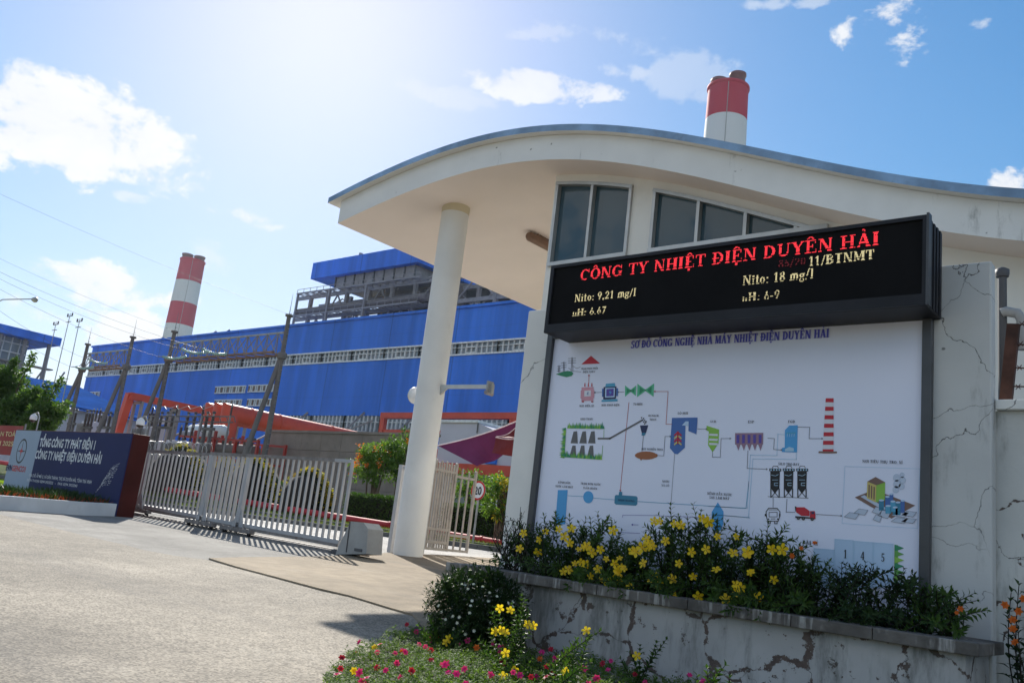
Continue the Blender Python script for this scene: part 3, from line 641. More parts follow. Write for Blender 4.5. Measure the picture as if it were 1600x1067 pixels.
m.mesh([(LX0 - .005, 5.8, 2.93), (LX0 - .005, 5.8, 3.07), (LX0 - .07, 5.84, 3.10), (LX0 - .06, 5.84, 2.93), (LX0 - .005, 5.9, 2.93), (LX0 - .005, 5.9, 3.07), (LX0 - .07, 5.9, 3.10), (LX0 - .06, 5.9, 2.93)],
       [(0, 1, 2, 3), (7, 6, 5, 4), (0, 3, 7, 4), (1, 5, 6, 2), (3, 2, 6, 7)], 'black_frame'); m.build('bracket', LED)
def led_text(text, pl, pr_, cap_px, rows, m_, name, italic=0.0, drop=.0, seed=1):
    y = YL + .004
    a = on(*pl, y=y); b_ = on(*pr_, y=y); c = on(pl[0], pl[1] - cap_px, y=y)
    capw = c.z - a.z; dp = capw / rows; q, w = serif(text); wx = b_.x - a.x
    P = np.array([[(p[0] / w * wx, p[1] * capw) for p in poly] for poly in q])
    o = MB(); r = random.Random(seed); nr0 = int(-.3 * rows); nr1 = int(1.45 * rows); ncol = int(wx / dp) + 2
    lost = {k for k in range(nr0, nr1) if r.random() < drop}
    for j in range(nr0, nr1):
        if j in lost: continue
        gx = (np.arange(ncol) + .5) * dp; gz = (j + .5) * dp
        ins = np.zeros(ncol, bool)
        for poly in P:
            s1 = np.ones(ncol, bool); s2 = np.ones(ncol, bool)
            for k in range(4):
                x0, z0 = poly[k]; x1, z1 = poly[(k + 1) % 4]
                cr = (x1 - x0) * (gz - z0) - (z1 - z0) * (gx - x0); s1 &= cr >= -1e-7; s2 &= cr <= 1e-7
            ins |= s1 | s2
        for i in np.nonzero(ins)[0]:
            if r.random() < .03: continue
            X = a.x + gx[i] + italic * gz; Z = a.z + gz; h = dp * .43
            o.face([(X - h, y, Z - h), (X + h, y, Z - h), (X + h, y, Z + h), (X - h, y, Z + h)], m_)
    o.build(name, LED)
led_text('CÔNG TY NHIỆT ĐIỆN DUYÊN HẢI', (906, 438.5), (1376, 381.5), 16.5, 15, 'led_red', 'red_lettering', 0, .06, 3)
led_text('11/BTNMT', (1263, 416), (1367, 405.5), 14.5, 13, 'led_yellow', 'yellow_lettering', 0, .04, 5)
led_text('Nito: 18 mg/l', (1160.5, 445.8), (1272, 434.8), 14.5, 13, 'led_yellow', 'yellow_lettering', 0, .08, 6)
led_text('nH: 6-9', (1159, 472), (1219, 467), 13.5, 12, 'led_yellow', 'yellow_lettering', 0, .08, 7)
led_text('Nito: 9,21 mg/l', (897, 472), (994, 463), 11.5, 13, 'led_yellow', 'yellow_lettering', 0, .08, 8)
led_text('nH: 6.67', (894, 494), (947, 489.5), 10.5, 12, 'led_yellow', 'yellow_lettering', 0, .08, 9)
led_text('85/20', (1216, 418.5), (1260, 414), 12, 11, 'led_dim', 'dim_lettering', 0, .3, 10)

YP = 5.95
p0 = on(870.3, 529, y=YP); p1 = on(1445.7, 491.6, y=YP); p2 = on(1434.4, 920, y=YP); p3 = on(831, 830, y=YP)
BX0, BX1, BZ1, BZ0 = (p0.x + p3.x) / 2, (p1.x + p2.x) / 2, (p0.z + p1.z) / 2, .70
BD = thing('diagram_board', ((BX0 + BX1) / 2, YP, BZ0), 'large white board printed with a power plant flow diagram in a dark frame', 'notice board')
m = MB(); m.face([(BX0 - .01, YP, BZ0), (BX1 + .01, YP, BZ0), (BX1 + .01, YP, BZ1 + .01), (BX0 - .01, YP, BZ1 + .01)], 'board_white'); m.build('panel', BD)
m = MB(); fw = .062
m.bbox((BX0 - fw, YP - .035, BZ0 - fw), (BX0, YP + .06, BZ1 + fw), 'frame_grey', .006); m.bbox((BX1, YP - .035, BZ0 - fw), (BX1 + fw, YP + .06, BZ1 + fw), 'frame_grey', .006)
m.bbox((BX0 + .001, YP - .033, BZ1), (BX1 - .001, YP + .06, BZ1 + fw - .003), 'frame_grey', .006); m.bbox((BX0 + .001, YP - .033, BZ0 - fw + .003), (BX1 - .001, YP + .06, BZ0), 'frame_grey', .006)
m.build('frame', BD)
DG = MB()
def bp(X, Y, l=1): return on(X, Y, y=YP - .0015 - .0009 * l)
def pg(pts, c, l=1): DG.face([bp(x, y, l) for x, y in pts], c)
A6 = lambda X, Y: (850 + X / 3.1375, 500 + Y / 3.1375)
A7 = lambda X, Y: (1130 + X / 2.5406, 500 + Y / 2.5406)
def p6(pts, c, l=1): pg([A6(*p) for p in pts], c, l)
def p7(pts, c, l=1): pg([A7(*p) for p in pts], c, l)
def ln(pts, c, w=1.0, l=1, f=None):
    pts = [f(*p) if f else p for p in pts]
    for (x0, y0), (x1, y1) in zip(pts[:-1], pts[1:]):
        d = math.hypot(x1 - x0, y1 - y0) or 1; nx_, ny_ = -(y1 - y0) / d * w / 2, (x1 - x0) / d * w / 2; ex, ey = (x1 - x0) / d * w / 2, (y1 - y0) / d * w / 2
        pg([(x0 + nx_ - ex, y0 + ny_ - ey), (x1 + nx_ + ex, y1 + ny_ + ey), (x1 - nx_ + ex, y1 - ny_ + ey), (x0 - nx_ - ex, y0 - ny_ - ey)], c, l)
def arrow(pts, c, w=1.0, f=None, l=1, hs=3.0):
    ln(pts, c, w, l, f); q = [f(*p) if f else p for p in pts[-2:]]
    (x0, y0), (x1, y1) = q; d = math.hypot(x1 - x0, y1 - y0); dx, dy = (x1 - x0) / d, (y1 - y0) / d
    pg([(x1 + dx * hs, y1 + dy * hs), (x1 - dy * hs * .6, y1 + dx * hs * .6), (x1 + dy * hs * .6, y1 - dx * hs * .6)], c, l)
def ell(cx, cy, rx, ry, c, l=1, f=None, n=20):
    pg([(lambda p: f(*p) if f else p)((cx + rx * math.cos(6.2832 * k / n), cy + ry * math.sin(6.2832 * k / n))) for k in range(n)], c, l)
def lab(text, f, xl, yl, xr, yr, cap, c='d_black', bold=0.0):
    a = bp(*f(xl, yl), 5); b = bp(*f(xr, yr), 5); q, w = serif(text)
    sc = (f(0, 1)[1] - f(0, 0)[1]) * cap; ch = bp(f(xl, yl)[0], f(xl, yl)[1] - sc, 5).z - a.z; wx = b.x - a.x
    zb = (a.z + b.z) / 2
    for poly in q:
        for k in ((-1, 1) if bold else (0,)): DG.face([(a.x + p[0] / w * wx + k * bold * ch, a.y - .0003 * k, zb + p[1] * ch) for p in poly], c)
ID = lambda x, y: (x, y)
lab('SƠ ĐỒ CÔNG NGHỆ NHÀ MÁY NHIỆT ĐIỆN DUYÊN HẢI', ID, 985.5, 545, 1296, 526.3, 11.6, 'd_title', .035)
o = DG.build('title_lettering', BD); DG = MB()
# --- transmission, generator and turbines
p6([(183, 217), (230, 175), (275, 213)], 'd_red'); lab('TRẠM PHÂN PHỐI', A6, 181, 244, 264, 240, 9); lab('ĐIỆN 220KV', A6, 190, 259, 250, 256, 9)
p6([(58, 266), (85, 255), (115, 249), (136, 252), (144, 262), (135, 274), (110, 280), (85, 274)], 'd_green')
for x, y0, y1, w in ((97, 205, 252, 12), (137, 183, 250, 18), (73, 222, 255, 9)):
    ln([(x - w / 4, y1), (x, y0), (x + w / 4, y1)], 'd_line', .7, 2, A6)
    for k in range(3): ln([(x - w, y0 + 6 + k * 11), (x + w, y0 + 4 + k * 11)], 'd_line', .7, 2, A6)
ln([(120, 235), (140, 250), (181, 254)], 'd_line', .6, 2, A6); ln([(140, 225), (160, 237), (178, 230)], 'd_line', .6, 2, A6)
arrow([(219, 310), (220, 274)], 'd_rline', .8, A6)
p6([(184, 330), (243, 328), (242, 394), (183, 397)], 'd_pink'); p6([(180, 345), (184, 345), (183, 385), (179, 385)], 'd_pink'); p6([(243, 343), (247, 343), (246, 382), (242, 382)], 'd_pink')
p6([(198, 346), (230, 344), (229, 373), (197, 375)], 'd_white', 2); lab('4', A6, 208, 367, 219, 366, 15, 'd_blue')
for x in (200, 217, 234): p6([(x - 3, 326), (x + 3, 326), (x + 2, 308), (x - 1, 308)], 'd_red', 2)
for x in (190, 236): p6([(x - 6, 396), (x + 6, 396), (x + 5, 403), (x - 5, 403)], 'd_rline', 2)
lab('MÁY BIẾN ÁP', A6, 173, 427, 245, 423, 10)
arrow([(283, 354), (252, 355)], 'd_line', .8, A6); arrow([(392, 352), (366, 353)], 'd_line', .8, A6)
p6([(303, 312), (347, 308), (350, 328), (300, 330)], 'd_cyan', 1); p6([(292, 328), (355, 325), (352, 386), (290, 389)], 'd_navy', 2); p6([(284, 336), (292, 336), (291, 376), (284, 376)], 'd_blue', 2); p6([(355, 334), (363, 334), (362, 372), (354, 372)], 'd_blue', 2)
p6([(300, 333), (348, 331), (346, 378), (299, 380)], 'd_cell', 3); p6([(306, 338), (342, 336), (341, 372), (305, 374)], 'd_purple', 4); p6([(326, 342), (318, 356), (325, 356), (320, 369), (332, 352), (324, 352)], 'd_sky', 5)
p6([(283, 391), (360, 387), (361, 398), (281, 401)], 'd_cyan', 2)
lab('MÁY PHÁT ĐIỆN', A6, 281, 423, 370, 419, 10)
for (a, b_, c, d) in (((397, 320), (430, 346), (397, 376), 0), ((452, 320), (419, 346), (450, 372), 0), ((458, 312), (502, 344), (456, 378), 0), ((540, 310), (492, 344), (537, 376), 0)):
    p6([a, b_, c], 'd_mint'); p6([(a[0] + (b_[0] - a[0]) * .25, a[1] + 14), (b_[0] - (b_[0] - a[0]) * .25, b_[1]), (c[0] + (b_[0] - c[0]) * .25, c[1] - 15)], 'd_green', 2)
lab('TUABIN', A6, 437, 418, 483, 416, 11)
arrow([(628, 510), (598, 510), (608, 350), (546, 350)], 'd_rline', .8, A6); arrow([(416, 404), (374, 832)], 'd_rline', .8, A6)
# --- coal yard
lab('KHO THAN', A6, 178, 491, 239, 488, 10)
rt_ = random.Random(4)
def spikes(pts, n, h, dx, dy):
    for i in range(n):
        k = i / (n - 1); (x0, y0), (x1, y1) = pts; x = x0 + (x1 - x0) * k; y = y0 + (y1 - y0) * k; hh = h * rt_.uniform(.55, 1.1)
        w = 5
        p6([(x - w * abs(dy), y - w * abs(dx)), (x + w * abs(dy), y + w * abs(dx)), (x + dx * hh, y + dy * hh)], rt_.choice(['d_leaf', 'd_green', 'd_leaf', 'd_lime']), 1 + i % 4)
spikes([(118, 530), (292, 533)], 30, 32, 0, -1); spikes([(86, 670), (280, 684)], 34, 32, 0, -1); spikes([(108, 532), (100, 672)], 26, 26, -1, 0)
ln([(294, 540), (293, 575)], 'd_leaf', .7, 1, A6); ln([(288, 615), (284, 670)], 'd_leaf', .7, 1, A6)
for k in range(3):
    x = 130 + k * 43; p6([(x, 603), (x + 15, 546), (x + 32, 544), (x + 36, 604)], 'd_grey'); x -= 6; p6([(x, 672), (x + 15, 615), (x + 31, 614), (x + 34, 674)], 'd_grey', 0)
ln([(267, 580), (322, 580), (480, 491)], 'd_grey', 2.6, 2, A6)
for x, y in ((478, 478), (488, 482), (483, 490), (492, 491), (489, 499), (498, 502), (493, 508), (500, 496)): ell(x, y, 3.4, 3.4, 'd_black', 3, A6, 8)
lab('BUNKER', A6, 511, 474, 562, 471, 9); lab('THAN', A6, 517, 493, 551, 490, 9)
p6([(470, 516), (511, 515), (500, 552), (479, 553)], 'd_navy'); p6([(479, 553), (500, 552), (493, 565), (478, 566)], 'd_teal', 2)
ln([(487, 566), (480, 642)], 'd_line', .8, 1, A6); ell(500, 663, 54, 20, 'd_brown', 2, A6); p6([(446, 658), (455, 655), (455, 672), (446, 668)], 'd_brown', 3); p6([(545, 653), (556, 657), (556, 668), (545, 674)], 'd_brown', 3); p6([(470, 680), (480, 681), (476, 689)], 'd_brown', 2)
lab('MÁY NGHIỀN THAN', A6, 477, 638, 583, 637, 10)
arrow([(555, 663), (587, 665), (593, 570), (616, 570)], 'd_line', .8, A6)
p6([(627, 479), (753, 477), (752, 497), (626, 499)], 'd_blue', 1); p6([(626, 499), (694, 498), (690, 625), (655, 657), (640, 655), (617, 627)], 'd_blue', 1); p6([(709, 497), (752, 497), (747, 560), (708, 543)], 'd_blue', 2)
p6([(694, 496), (709, 496), (708, 520), (694, 516), (676, 516)], 'd_cell', 2)
for k in range(4):
    y = 553 + k * 15
    for sgn in (-1, 1): p6([(656, y - 8), (656 + sgn * 20, y + 10), (656 + sgn * 16, y + 16), (656, y + 2)], ('d_red', 'd_yellow')[k % 2], 3 + k % 2)
    p6([(652, y - 8), (660, y - 8), (658, y + 10), (654, y + 10)], 'd_red', 5)
lab('LÒ HƠI', A6, 655, 463, 706, 460, 11); arrow([(753, 533), (793, 534)], 'd_line', .8, A6)
p6([(797, 517), (858, 536), (855, 604), (826, 647), (804, 612), (808, 545), (797, 541)], 'd_lime')
for y in (556, 580, 601): p6([(810, y), (852, y + 2), (851, y + 12), (810, y + 10)], 'd_white', 2)
lab('SCR', A6, 814, 503, 844, 500, 10); arrow([(826, 647), (825, 671), (864, 672), (868, 580), (910, 580)], 'd_line', .8, A6)
# --- flue gas side
p7([(47, 448), (159, 447), (158, 493), (47, 494)], 'd_mauve')
for k in range(5):
    x = 48 + k * 22; p7([(x + 3, 493), (x + 20, 493), (x + 12, 518)], 'd_mauve', 2); p7([(x + 5, 455), (x + 16, 455), (x + 15, 488), (x + 5, 488)], 'd_purple', 3)
lab('ESP', A7, 98, 410, 123, 407, 10); arrow([(98, 518), (95, 588), (170, 591)], 'd_line', .9, A7); arrow([(177, 468), (203, 470), (200, 513), (229, 515)], 'd_line', .9, A7)
p7([(245, 436), (263, 418), (296, 417), (293, 525), (233, 523), (233, 507), (244, 505)], 'd_sky'); p7([(250, 446), (288, 445), (288, 450), (250, 451)], 'd_cyan', 2)
for k in range(4): ln([(255 + k * 9, 450), (254 + k * 9, 462)], 'd_pale', .7, 2, A7)
p7([(245, 512), (262, 503), (280, 508), (280, 520), (245, 520)], 'd_pale', 2)
lab('FGD', A7, 257, 409, 285, 406, 10); arrow([(297, 424), (343, 425), (341, 470), (390, 470)], 'd_line', .9, A7)
for k in range(7):
    y0 = 310 + k * 33.7; x0 = 407 - k * 2.0; p7([(x0, y0), (438, y0), (438.5, y0 + 16), (x0 - 1, y0 + 16)], 'd_red', 2)
p7([(407, 310), (437, 310), (438, 522), (394, 522)], 'd_white', 1); p7([(379, 520), (452, 521), (451, 528), (378, 527)], 'd_rust', 3)
for pts in ([(243, 455), (217, 452), (213, 537), (108, 535), (95, 745), (-60, 738)], [(290, 525), (290, 553), (118, 550), (100, 782), (-40, 772)]): ln(pts, 'd_pale', .9, 1, A7)
lab('SILO TRO BAY', A7, 218, 577, 303, 575, 10)
for k in range(3):
    x = 187 + k * 53.5
    p7([(x - 4, 588), (x + 43, 589), (x + 43, 600), (x - 4, 599)], 'd_black', 1)
    for j in range(4): p7([(x + j * 11, 591), (x + 6 + j * 11, 591), (x + 6 + j * 11, 597), (x + j * 11, 597)], 'd_pale', 2)
    ln([(x + 8, 586), (x + 12, 579), (x + 28, 579), (x + 32, 586)], 'd_black', .8, 1, A7)
    p7([(x, 600), (x + 38, 600), (x + 36, 668), (x, 668)], 'd_black', 1); p7([(x + 3, 668), (x + 34, 668), (x + 18, 688)], 'd_black', 2)
    for sgn in (0, 33): p7([(x + sgn, 668), (x + 4 + sgn, 668), (x + 4 + sgn, 704), (x + sgn, 704)], 'd_black', 2)
    ln([(x + 4, 702), (x + 18, 684), (x + 33, 702)], 'd_black', 1.0, 2, A7)
    ln([(x + 4, 614), (x + 20, 618), (x + 32, 612)], 'd_pale', .7, 3, A7); ln([(x + 8, 634), (x + 30, 634)], 'd_pale', .6, 3, A7); ln([(x + 30, 646), (x + 16, 646), (x + 16, 656), (x + 30, 656)], 'd_pale', .8, 3, A7)
ln([(178, 700), (338, 706)], 'd_black', .7, 1, A7); ln([(198, 705), (198, 742)], 'd_line', .9, 1, A7); ln([(253, 710), (250, 761), (284, 762)], 'd_line', .9, 1, A7)
ln([(172, 780), (170, 760), (180, 746), (214, 746), (225, 760), (224, 780), (218, 797), (176, 797), (172, 780)], 'd_black', 1.1, 2, A7); ln([(182, 780), (182, 762), (214, 762), (214, 780), (182, 780)], 'd_black', .8, 2, A7)
for x in (182, 209): ln([(x - 5, 797), (x - 5, 807), (x + 5, 807), (x + 5, 797)], 'd_black', 1.1, 2, A7)
ln([(180, 752), (216, 752)], 'd_black', .7, 2, A7); ln([(190, 788), (206, 788)], 'd_black', .8, 2, A7); ell(180, 789, 3, 3, 'd_black', 2, A7, 8); ell(216, 789, 3, 3, 'd_black', 2, A7, 8)
for dx in (-1, 1): p7([(196 + dx * 26, 768), (196 + dx * 31, 768), (196 + dx * 31, 778), (196 + dx * 26, 778)], 'd_black', 2)
p7([(288, 742), (322, 742), (343, 757), (342, 777), (310, 776), (290, 762)], 'd_red', 2); p7([(284, 738), (291, 740), (288, 762), (286, 756)], 'd_black', 3); p7([(345, 757), (363, 757), (366, 770), (366, 787), (344, 785)], 'd_red', 3); p7([(350, 760), (361, 760), (362, 769), (350, 769)], 'd_navy', 4)
p7([(286, 777), (366, 783), (366, 789), (286, 784)], 'd_black', 2)
for x, y in ((298, 785), (318, 787), (353, 789)): ell(x, y, 7, 7, 'd_black', 4, A7, 12); ell(x, y, 3, 3, 'd_grey', 5, A7, 8)
arrow([(369, 770), (466, 776)], 'd_line', .9, A7)
ln([(483, 580), (781, 590), (770, 826), (472, 806), (483, 580)], 'd_pale', .6, 1, A7); lab('NƠI TIÊU THỤ TRO, XỈ', A7, 552, 565, 713, 570, 11)
p7([(522, 703), (600, 672), (762, 735), (668, 787)], 'd_rust', 1); p7([(545, 700), (560, 694), (655, 750), (640, 757)], 'd_steam', 2)
p7([(572, 640), (608, 654), (606, 723), (570, 706)], 'd_yellow', 3); p7([(608, 654), (643, 643), (641, 714), (606, 723)], 'd_lime', 2); p7([(572, 640), (605, 622), (643, 643), (608, 655)], 'd_rust', 4)
for k in range(3): p7([(577 + k * 10, 652 + k * 4), (582 + k * 10, 654 + k * 4), (581 + k * 10, 705 + k * 4), (576 + k * 10, 702 + k * 4)], 'd_rust', 4)
for i, (x, y, w, h) in enumerate(((628, 735, 20, 40), (652, 728, 18, 55), (674, 740, 20, 42), (694, 748, 20, 50), (712, 740, 16, 48), (655, 752, 22, 30), (683, 758, 20, 30), (668, 712, 14, 44))):
    p7([(x - w / 2, y - h / 2), (x + w / 2, y - h / 2), (x + w / 2, y + h / 2), (x - w / 2, y + h / 2)], ('d_teal', 'd_blue', 'd_cyan')[i % 3], 3 + i % 3); ell(x, y - h / 2, w / 2, 4, 'd_cell', 6, A7, 12)
for x, y, r_ in ((685, 672, 13), (690, 650, 15), (688, 625, 14), (708, 660, 12), (712, 635, 13), (710, 615, 10)): ell(x, y, r_, r_ * 1.1, 'd_steam', 1, A7, 14)
for x, y, w, h in ((510, 775, 30, 18), (547, 760, 28, 17), (612, 755, 22, 20), (612, 785, 18, 20), (640, 768, 26, 24), (702, 770, 34, 16), (738, 768, 30, 16), (700, 794, 34, 16), (737, 795, 30, 14)):
    q = [(x - w, y + h * .3), (x - w * .3, y - h * .7), (x + w, y - h * .4), (x + w * .5, y + h * .8)]; p7(q, 'd_steam', 2); ln(q + q[:1], 'd_line', .5, 3, A7)
# --- cooling water
lab('KÊNH DẪN', A6, 68, 803, 130, 799, 10); lab('NƯỚC LÀM MÁT', A6, 55, 822, 143, 819, 10); p6([(68, 832), (116, 832), (104, 1000), (55, 1000)], 'd_sky')
lab('TRẠM BƠM NƯỚC', A6, 178, 808, 279, 807, 10); lab('TUẦN HOÀN', A6, 190, 829, 261, 828, 10); ell(217, 867, 25, 30, 'd_sky', 1, A6)
ln([(117, 860), (193, 864)], 'd_cyan', .7, 1, A6); ln([(240, 871), (347, 880)], 'd_cyan', .7, 1, A6)
p6([(352, 856), (452, 862), (459, 870), (457, 902), (450, 909), (352, 903), (345, 896), (347, 862)], 'd_teal'); p6([(367, 843), (375, 838), (384, 843), (383, 862), (366, 861)], 'd_teal', 2); lab('BÌNH NGƯNG', A6, 363, 889, 445, 887, 9, 'd_navy')
ln([(458, 888), (990, 922), (1004, 790)], 'd_cyan', .8, 1, A6); ln([(640, 657), (622, 903)], 'd_line', .6, 1, A6)
lab('NƯỚC', A6, 578, 796, 616, 794, 10); lab('XẢ LÒ', A6, 575, 815, 614, 814, 10); lab('KÊNH DẪN NƯỚC', A6, 800, 858, 922, 858, 12); lab('SAU LÀM MÁT', A6, 810, 876, 909, 878, 12)
p6([(852, 892), (880, 938), (878, 1000), (866, 1030), (835, 1030), (822, 1000), (822, 940)], 'd_sky')
ln([(385, 966), (386, 955), (540, 957), (820, 968)], 'd_purple', .6, 1, A6); arrow([(462, 1003), (436, 1002)], 'd_purple', .7, A6); ln([(378, 1030), (380, 1040), (470, 1044)], 'd_purple', .6, 1, A6); ln([(880, 956), (1010, 968)], 'd_cyan', .7, 1, A6)
lab('BÃI XỈ', A7, 314, 892, 377, 889, 15)
for x0, x1, y0 in ((360, 440, 905), (443, 517, 868), (519, 595, 876), (597, 675, 882)):
    p7([(x0, y0), (x1, y0 + 6), (x1 - 3, 1060), (x0 - 3, 1060)], 'd_cell', 1); ln([(x0, y0), (x1, y0 + 6), (x1 - 3, 1060), (x0 - 3, 1060), (x0, y0)], 'd_pale', .7, 3, A7); ln([(x0, y0 + 118), (x1, y0 + 122)], 'd_pale', .6, 3, A7)
for s_, x, y in (('1', 477, 944), ('4', 545, 951), ('5', 626, 958), ('1', 366, 972)): lab(s_, A7, x, y, x + 17, y, 33 if x > 400 else 24)
p7([(680, 890), (694, 893), (692, 1060), (678, 1060)], 'd_leaf', 1)
for k in range(7):
    y = 890 + k * 24; p7([(681, y), (718, y + 14), (690, y + 24), (681, y + 26)], ('d_green', 'd_leaf', 'd_lime')[k % 3], 2 + k % 3)
DG.build('printed_diagram', BD)

# ---------------------------------------------------------------- planter in front of the board
PL = thing('planter_box', (-3.15, 5.65, 0), 'white peeling masonry planter with dark stained coping below the diagram board', 'planter')
m = MB(); m.box((-5.06, 5.42, -.05), (-1.25, 5.55, .575), 'planter_paint'); m.box((-5.06, 5.551, -.05), (-4.93, 5.96, .575), 'planter_paint'); m.box((-1.38, 5.551, -.05), (-1.25, 5.96, .575), 'planter_paint'); m.build('wall', PL)
m = MB(); xx = -5.12
segs = [-5.12, -4.35, -3.62, -2.9, -2.2, -1.72, -1.17]
for a, b_ in zip(segs[:-1], segs[1:]): m.bbox((a + .002, 5.355, .578), (b_ - .002, 5.60, .648), 'coping_old', .006)
m.bbox((-5.12, 5.602, .578), (-4.88, 5.96, .648), 'coping_old', .006); m.bbox((-1.4, 5.602, .578), (-1.17, 5.96, .648), 'coping_old', .006)
m.build('coping', PL)
m = MB(); nn = 30
for i in range(nn):
    for j in range(3):
        x0 = -4.9 + 3.5 * i / nn; x1 = -4.9 + 3.5 * (i + 1) / nn; y0 = 5.56 + .39 * j / 3; y1 = 5.56 + .39 * (j + 1) / 3
        hz = lambda x, y: .60 + .03 * math.sin(x * 9 + y * 17) + .05 * (y - 5.56)
        m.face([(x0, y0, hz(x0, y0)), (x1, y0, hz(x1, y0)), (x1, y1, hz(x1, y1)), (x0, y1, hz(x0, y1))], 'soil', True)
m.build('soil', PL)

# ---------------------------------------------------------------- boundary wall on the right
BW = thing('boundary_wall', (0, 6.1, 0), 'cracked white boundary wall with pale coping at the right edge of the photo', 'wall')
m = MB(); m.box((-1.60, 6.08, -.1), (4, 6.28, 2.03), 'wall_cracked'); m.build('wall', BW)
m = MB(); m.bbox((-1.229, 6.03, 2.032), (4, 6.32, 2.095), 'white_paint', .006); m.build('coping', BW)
BWF = thing('barbed_wire', (-1.2, 6.25, 2.1), 'rusty barbed wire on a leaning post above the right boundary wall', 'barbed wire')
m = MB(); a = on(1571, 622, y=6.2); b_ = on(1585, 508, y=6.2); m.beam((a.x, 6.2, 2.09), (b_.x, 6.18, b_.z), .07, .05, 'rusty'); m.build('post', BWF)
for k, pz in enumerate((508, 541, 577, 604)):
    q = on(1586 - k * 2, pz, y=6.18); m = MB(); pts = [(q.x + i * .25, 6.18, q.z + .012 * math.sin(i * 2.1 + k)) for i in range(14)]
    m.tube(pts, .005, 'rusty', 5)
    for i in range(40):
        x = q.x + .04 + i * .08; z = q.z + .012 * math.sin((x - q.x) / .25 * 2.1 + k)
        for s_ in (-1, 1): m.beam((x - .014, 6.18, z - s_ * .016), (x + .014, 6.17, z + s_ * .016), .004, .004, 'rusty')
    m.build('wire', BWF)
dpp = thing('drain_pipe', (-1.2, 6.42, 2), 'grey pipe with an elbow rising beside the leaning barbed wire post', 'pipe')
a = on(1566, 422, y=6.42); b_ = on(1566, 640, y=6.42); c = on(1578, 492, y=6.42)
m = MB(); m.tube([(a.x, 6.42, a.z), (a.x, 6.42, 1.0)], .028, 'steel_dark', 12); m.lathe((a.x, 6.42, a.z - .05), [(.04, 0), (.045, .02), (.045, .05), (.02, .065)], 'steel_dark', 14); m.build('riser', dpp)
m = MB(); m.tube([(a.x, 6.40, c.z + .01), (c.x - .02, 6.40, c.z + .02), (c.x + .05, 6.40, c.z), (c.x + .075, 6.40, c.z - .05), (c.x + .08, 6.40, c.z - .25)], .034, 'pipe_grey', 10); m.build('elbow', dpp)
# ---------------------------------------------------------------- sliding gate
GYA, GYB = 10.75, 10.5
def gate_leaf(x0, x1, y, label, trucks, end_post):
    g = thing('sliding_gate', (x0, y, G(x0, y)), label, 'gate', 'leaves of the sliding gate')
    zt = 1.93
    zb = lambda x: G(x, y) + .17
    m = MB(); m.beam((x0, y, zt), (x1 - (.5 if end_post else 0), y, zt), .05, .06, 'gate_dark')
    if end_post: m.beam((x1 - .5, y, zt), (x1, y, zt), .05, .06, 'gate_paint')
    m.build('top_rail', g)
    m = MB(); m.beam((x0, y, zb(x0)), (x1, y, zb(x1)), .09, .13, 'gate_paint'); m.beam((x0, y - .048, zb(x0) - .03), (x1, y - .048, zb(x1) - .03), .012, .05, 'gate_dark'); m.build('bottom_rail', g)
    n = int(round((x1 - x0) / .182))
    for i in range(n + 1):
        x = x0 + (x1 - x0) * i / n; w = .034 if 0 < i < n else .06
        b = MB(); b.box((x - w / 2, y - .02, zb(x) + .065), (x + w / 2, y + .02, zt - .031), 'gate_paint'); b.build('bar', g)
    for x in trucks:
        b = MB(); z = zb(x)
        b.box((x - .045, y - .11, z + .07), (x + .045, y - .05, zt - .05), 'gate_paint')
        for s_ in (-1, 1):
            b.mesh([(x + s_ * .06, y - .10, z + .34), (x + s_ * .2, y - .10, z - .02), (x + s_ * .06, y - .10, z - .02), (x + s_ * .06, y - .08, z + .34), (x + s_ * .2, y - .08, z - .02), (x + s_ * .06, y - .08, z - .02)], [(0, 1, 2), (5, 4, 3), (0, 3, 4, 1), (1, 4, 5, 2)], 'gate_paint')
        b.build('gusset_post', g)
        b = MB(); b.beam((x - .55, y - .09, zb(x - .55) - .07), (x + .55, y - .09, zb(x + .55) - .07), .12, .08, 'gate_dark')
        tr = b.build('wheel_truck', g)
        for s_ in (-1, 1):
            wx = x + s_ * .45; b = MB(); b.lathe((wx, y - .12, G(wx, y) + .045), [(.01, 0), (.045, .005), (.045, .055), (.01, .06)], 'black_frame', 14, 'y'); b.build('wheel', tr)
    return g
gate_leaf(-21.6, -16.45, GYA, 'far grey barred leaf of the sliding gate next to the blue company sign', (-20.55,), False)
gl = gate_leaf(-17.55, -12.72, GYB, 'near grey barred leaf of the sliding gate ending at the motor box', (-17.3, -15.9), True)
mt = thing('gate_motor', (-12.6, 10.35, G(-12.6, 10.4)), 'grey metal motor box with a sloping foot at the right end of the sliding gate', 'gate motor')
YM = 10.28
prof = [on(*q, y=YM) for q in ((524, 866), (529, 853), (548, 814), (568, 816), (575, 826), (572, 865))]
z0 = G(-12.6, YM) - .01
prof = [Vector((p.x, 0, max(p.z, z0))) for p in prof]
m = MB(); n = len(prof)
m.face([(p.x, YM, p.z) for p in prof][::-1], 'motor_grey'); m.face([(p.x, YM + .36, p.z) for p in prof], 'motor_grey')
for i in range(n):
    a, b = prof[i], prof[(i + 1) % n]; m.face([(a.x, YM, a.z), (b.x, YM, b.z), (b.x, YM + .36, b.z), (a.x, YM + .36, a.z)], 'motor_grey')
m.build('casing', mt)
m = MB(); q0 = on(540, 862, y=YM - .02); q1 = on(546, 815, y=YM - .02); m.beam((q0.x, YM - .006, q0.z), (q1.x, YM - .006, q1.z), .012, .02, 'steel_dark'); c = on(560, 859, y=YM); m.box((c.x - .1, YM - .012, c.z - .025), (c.x + .1, YM + .01, c.z + .025), 'steel_dark'); m.build('cover_seam', mt)
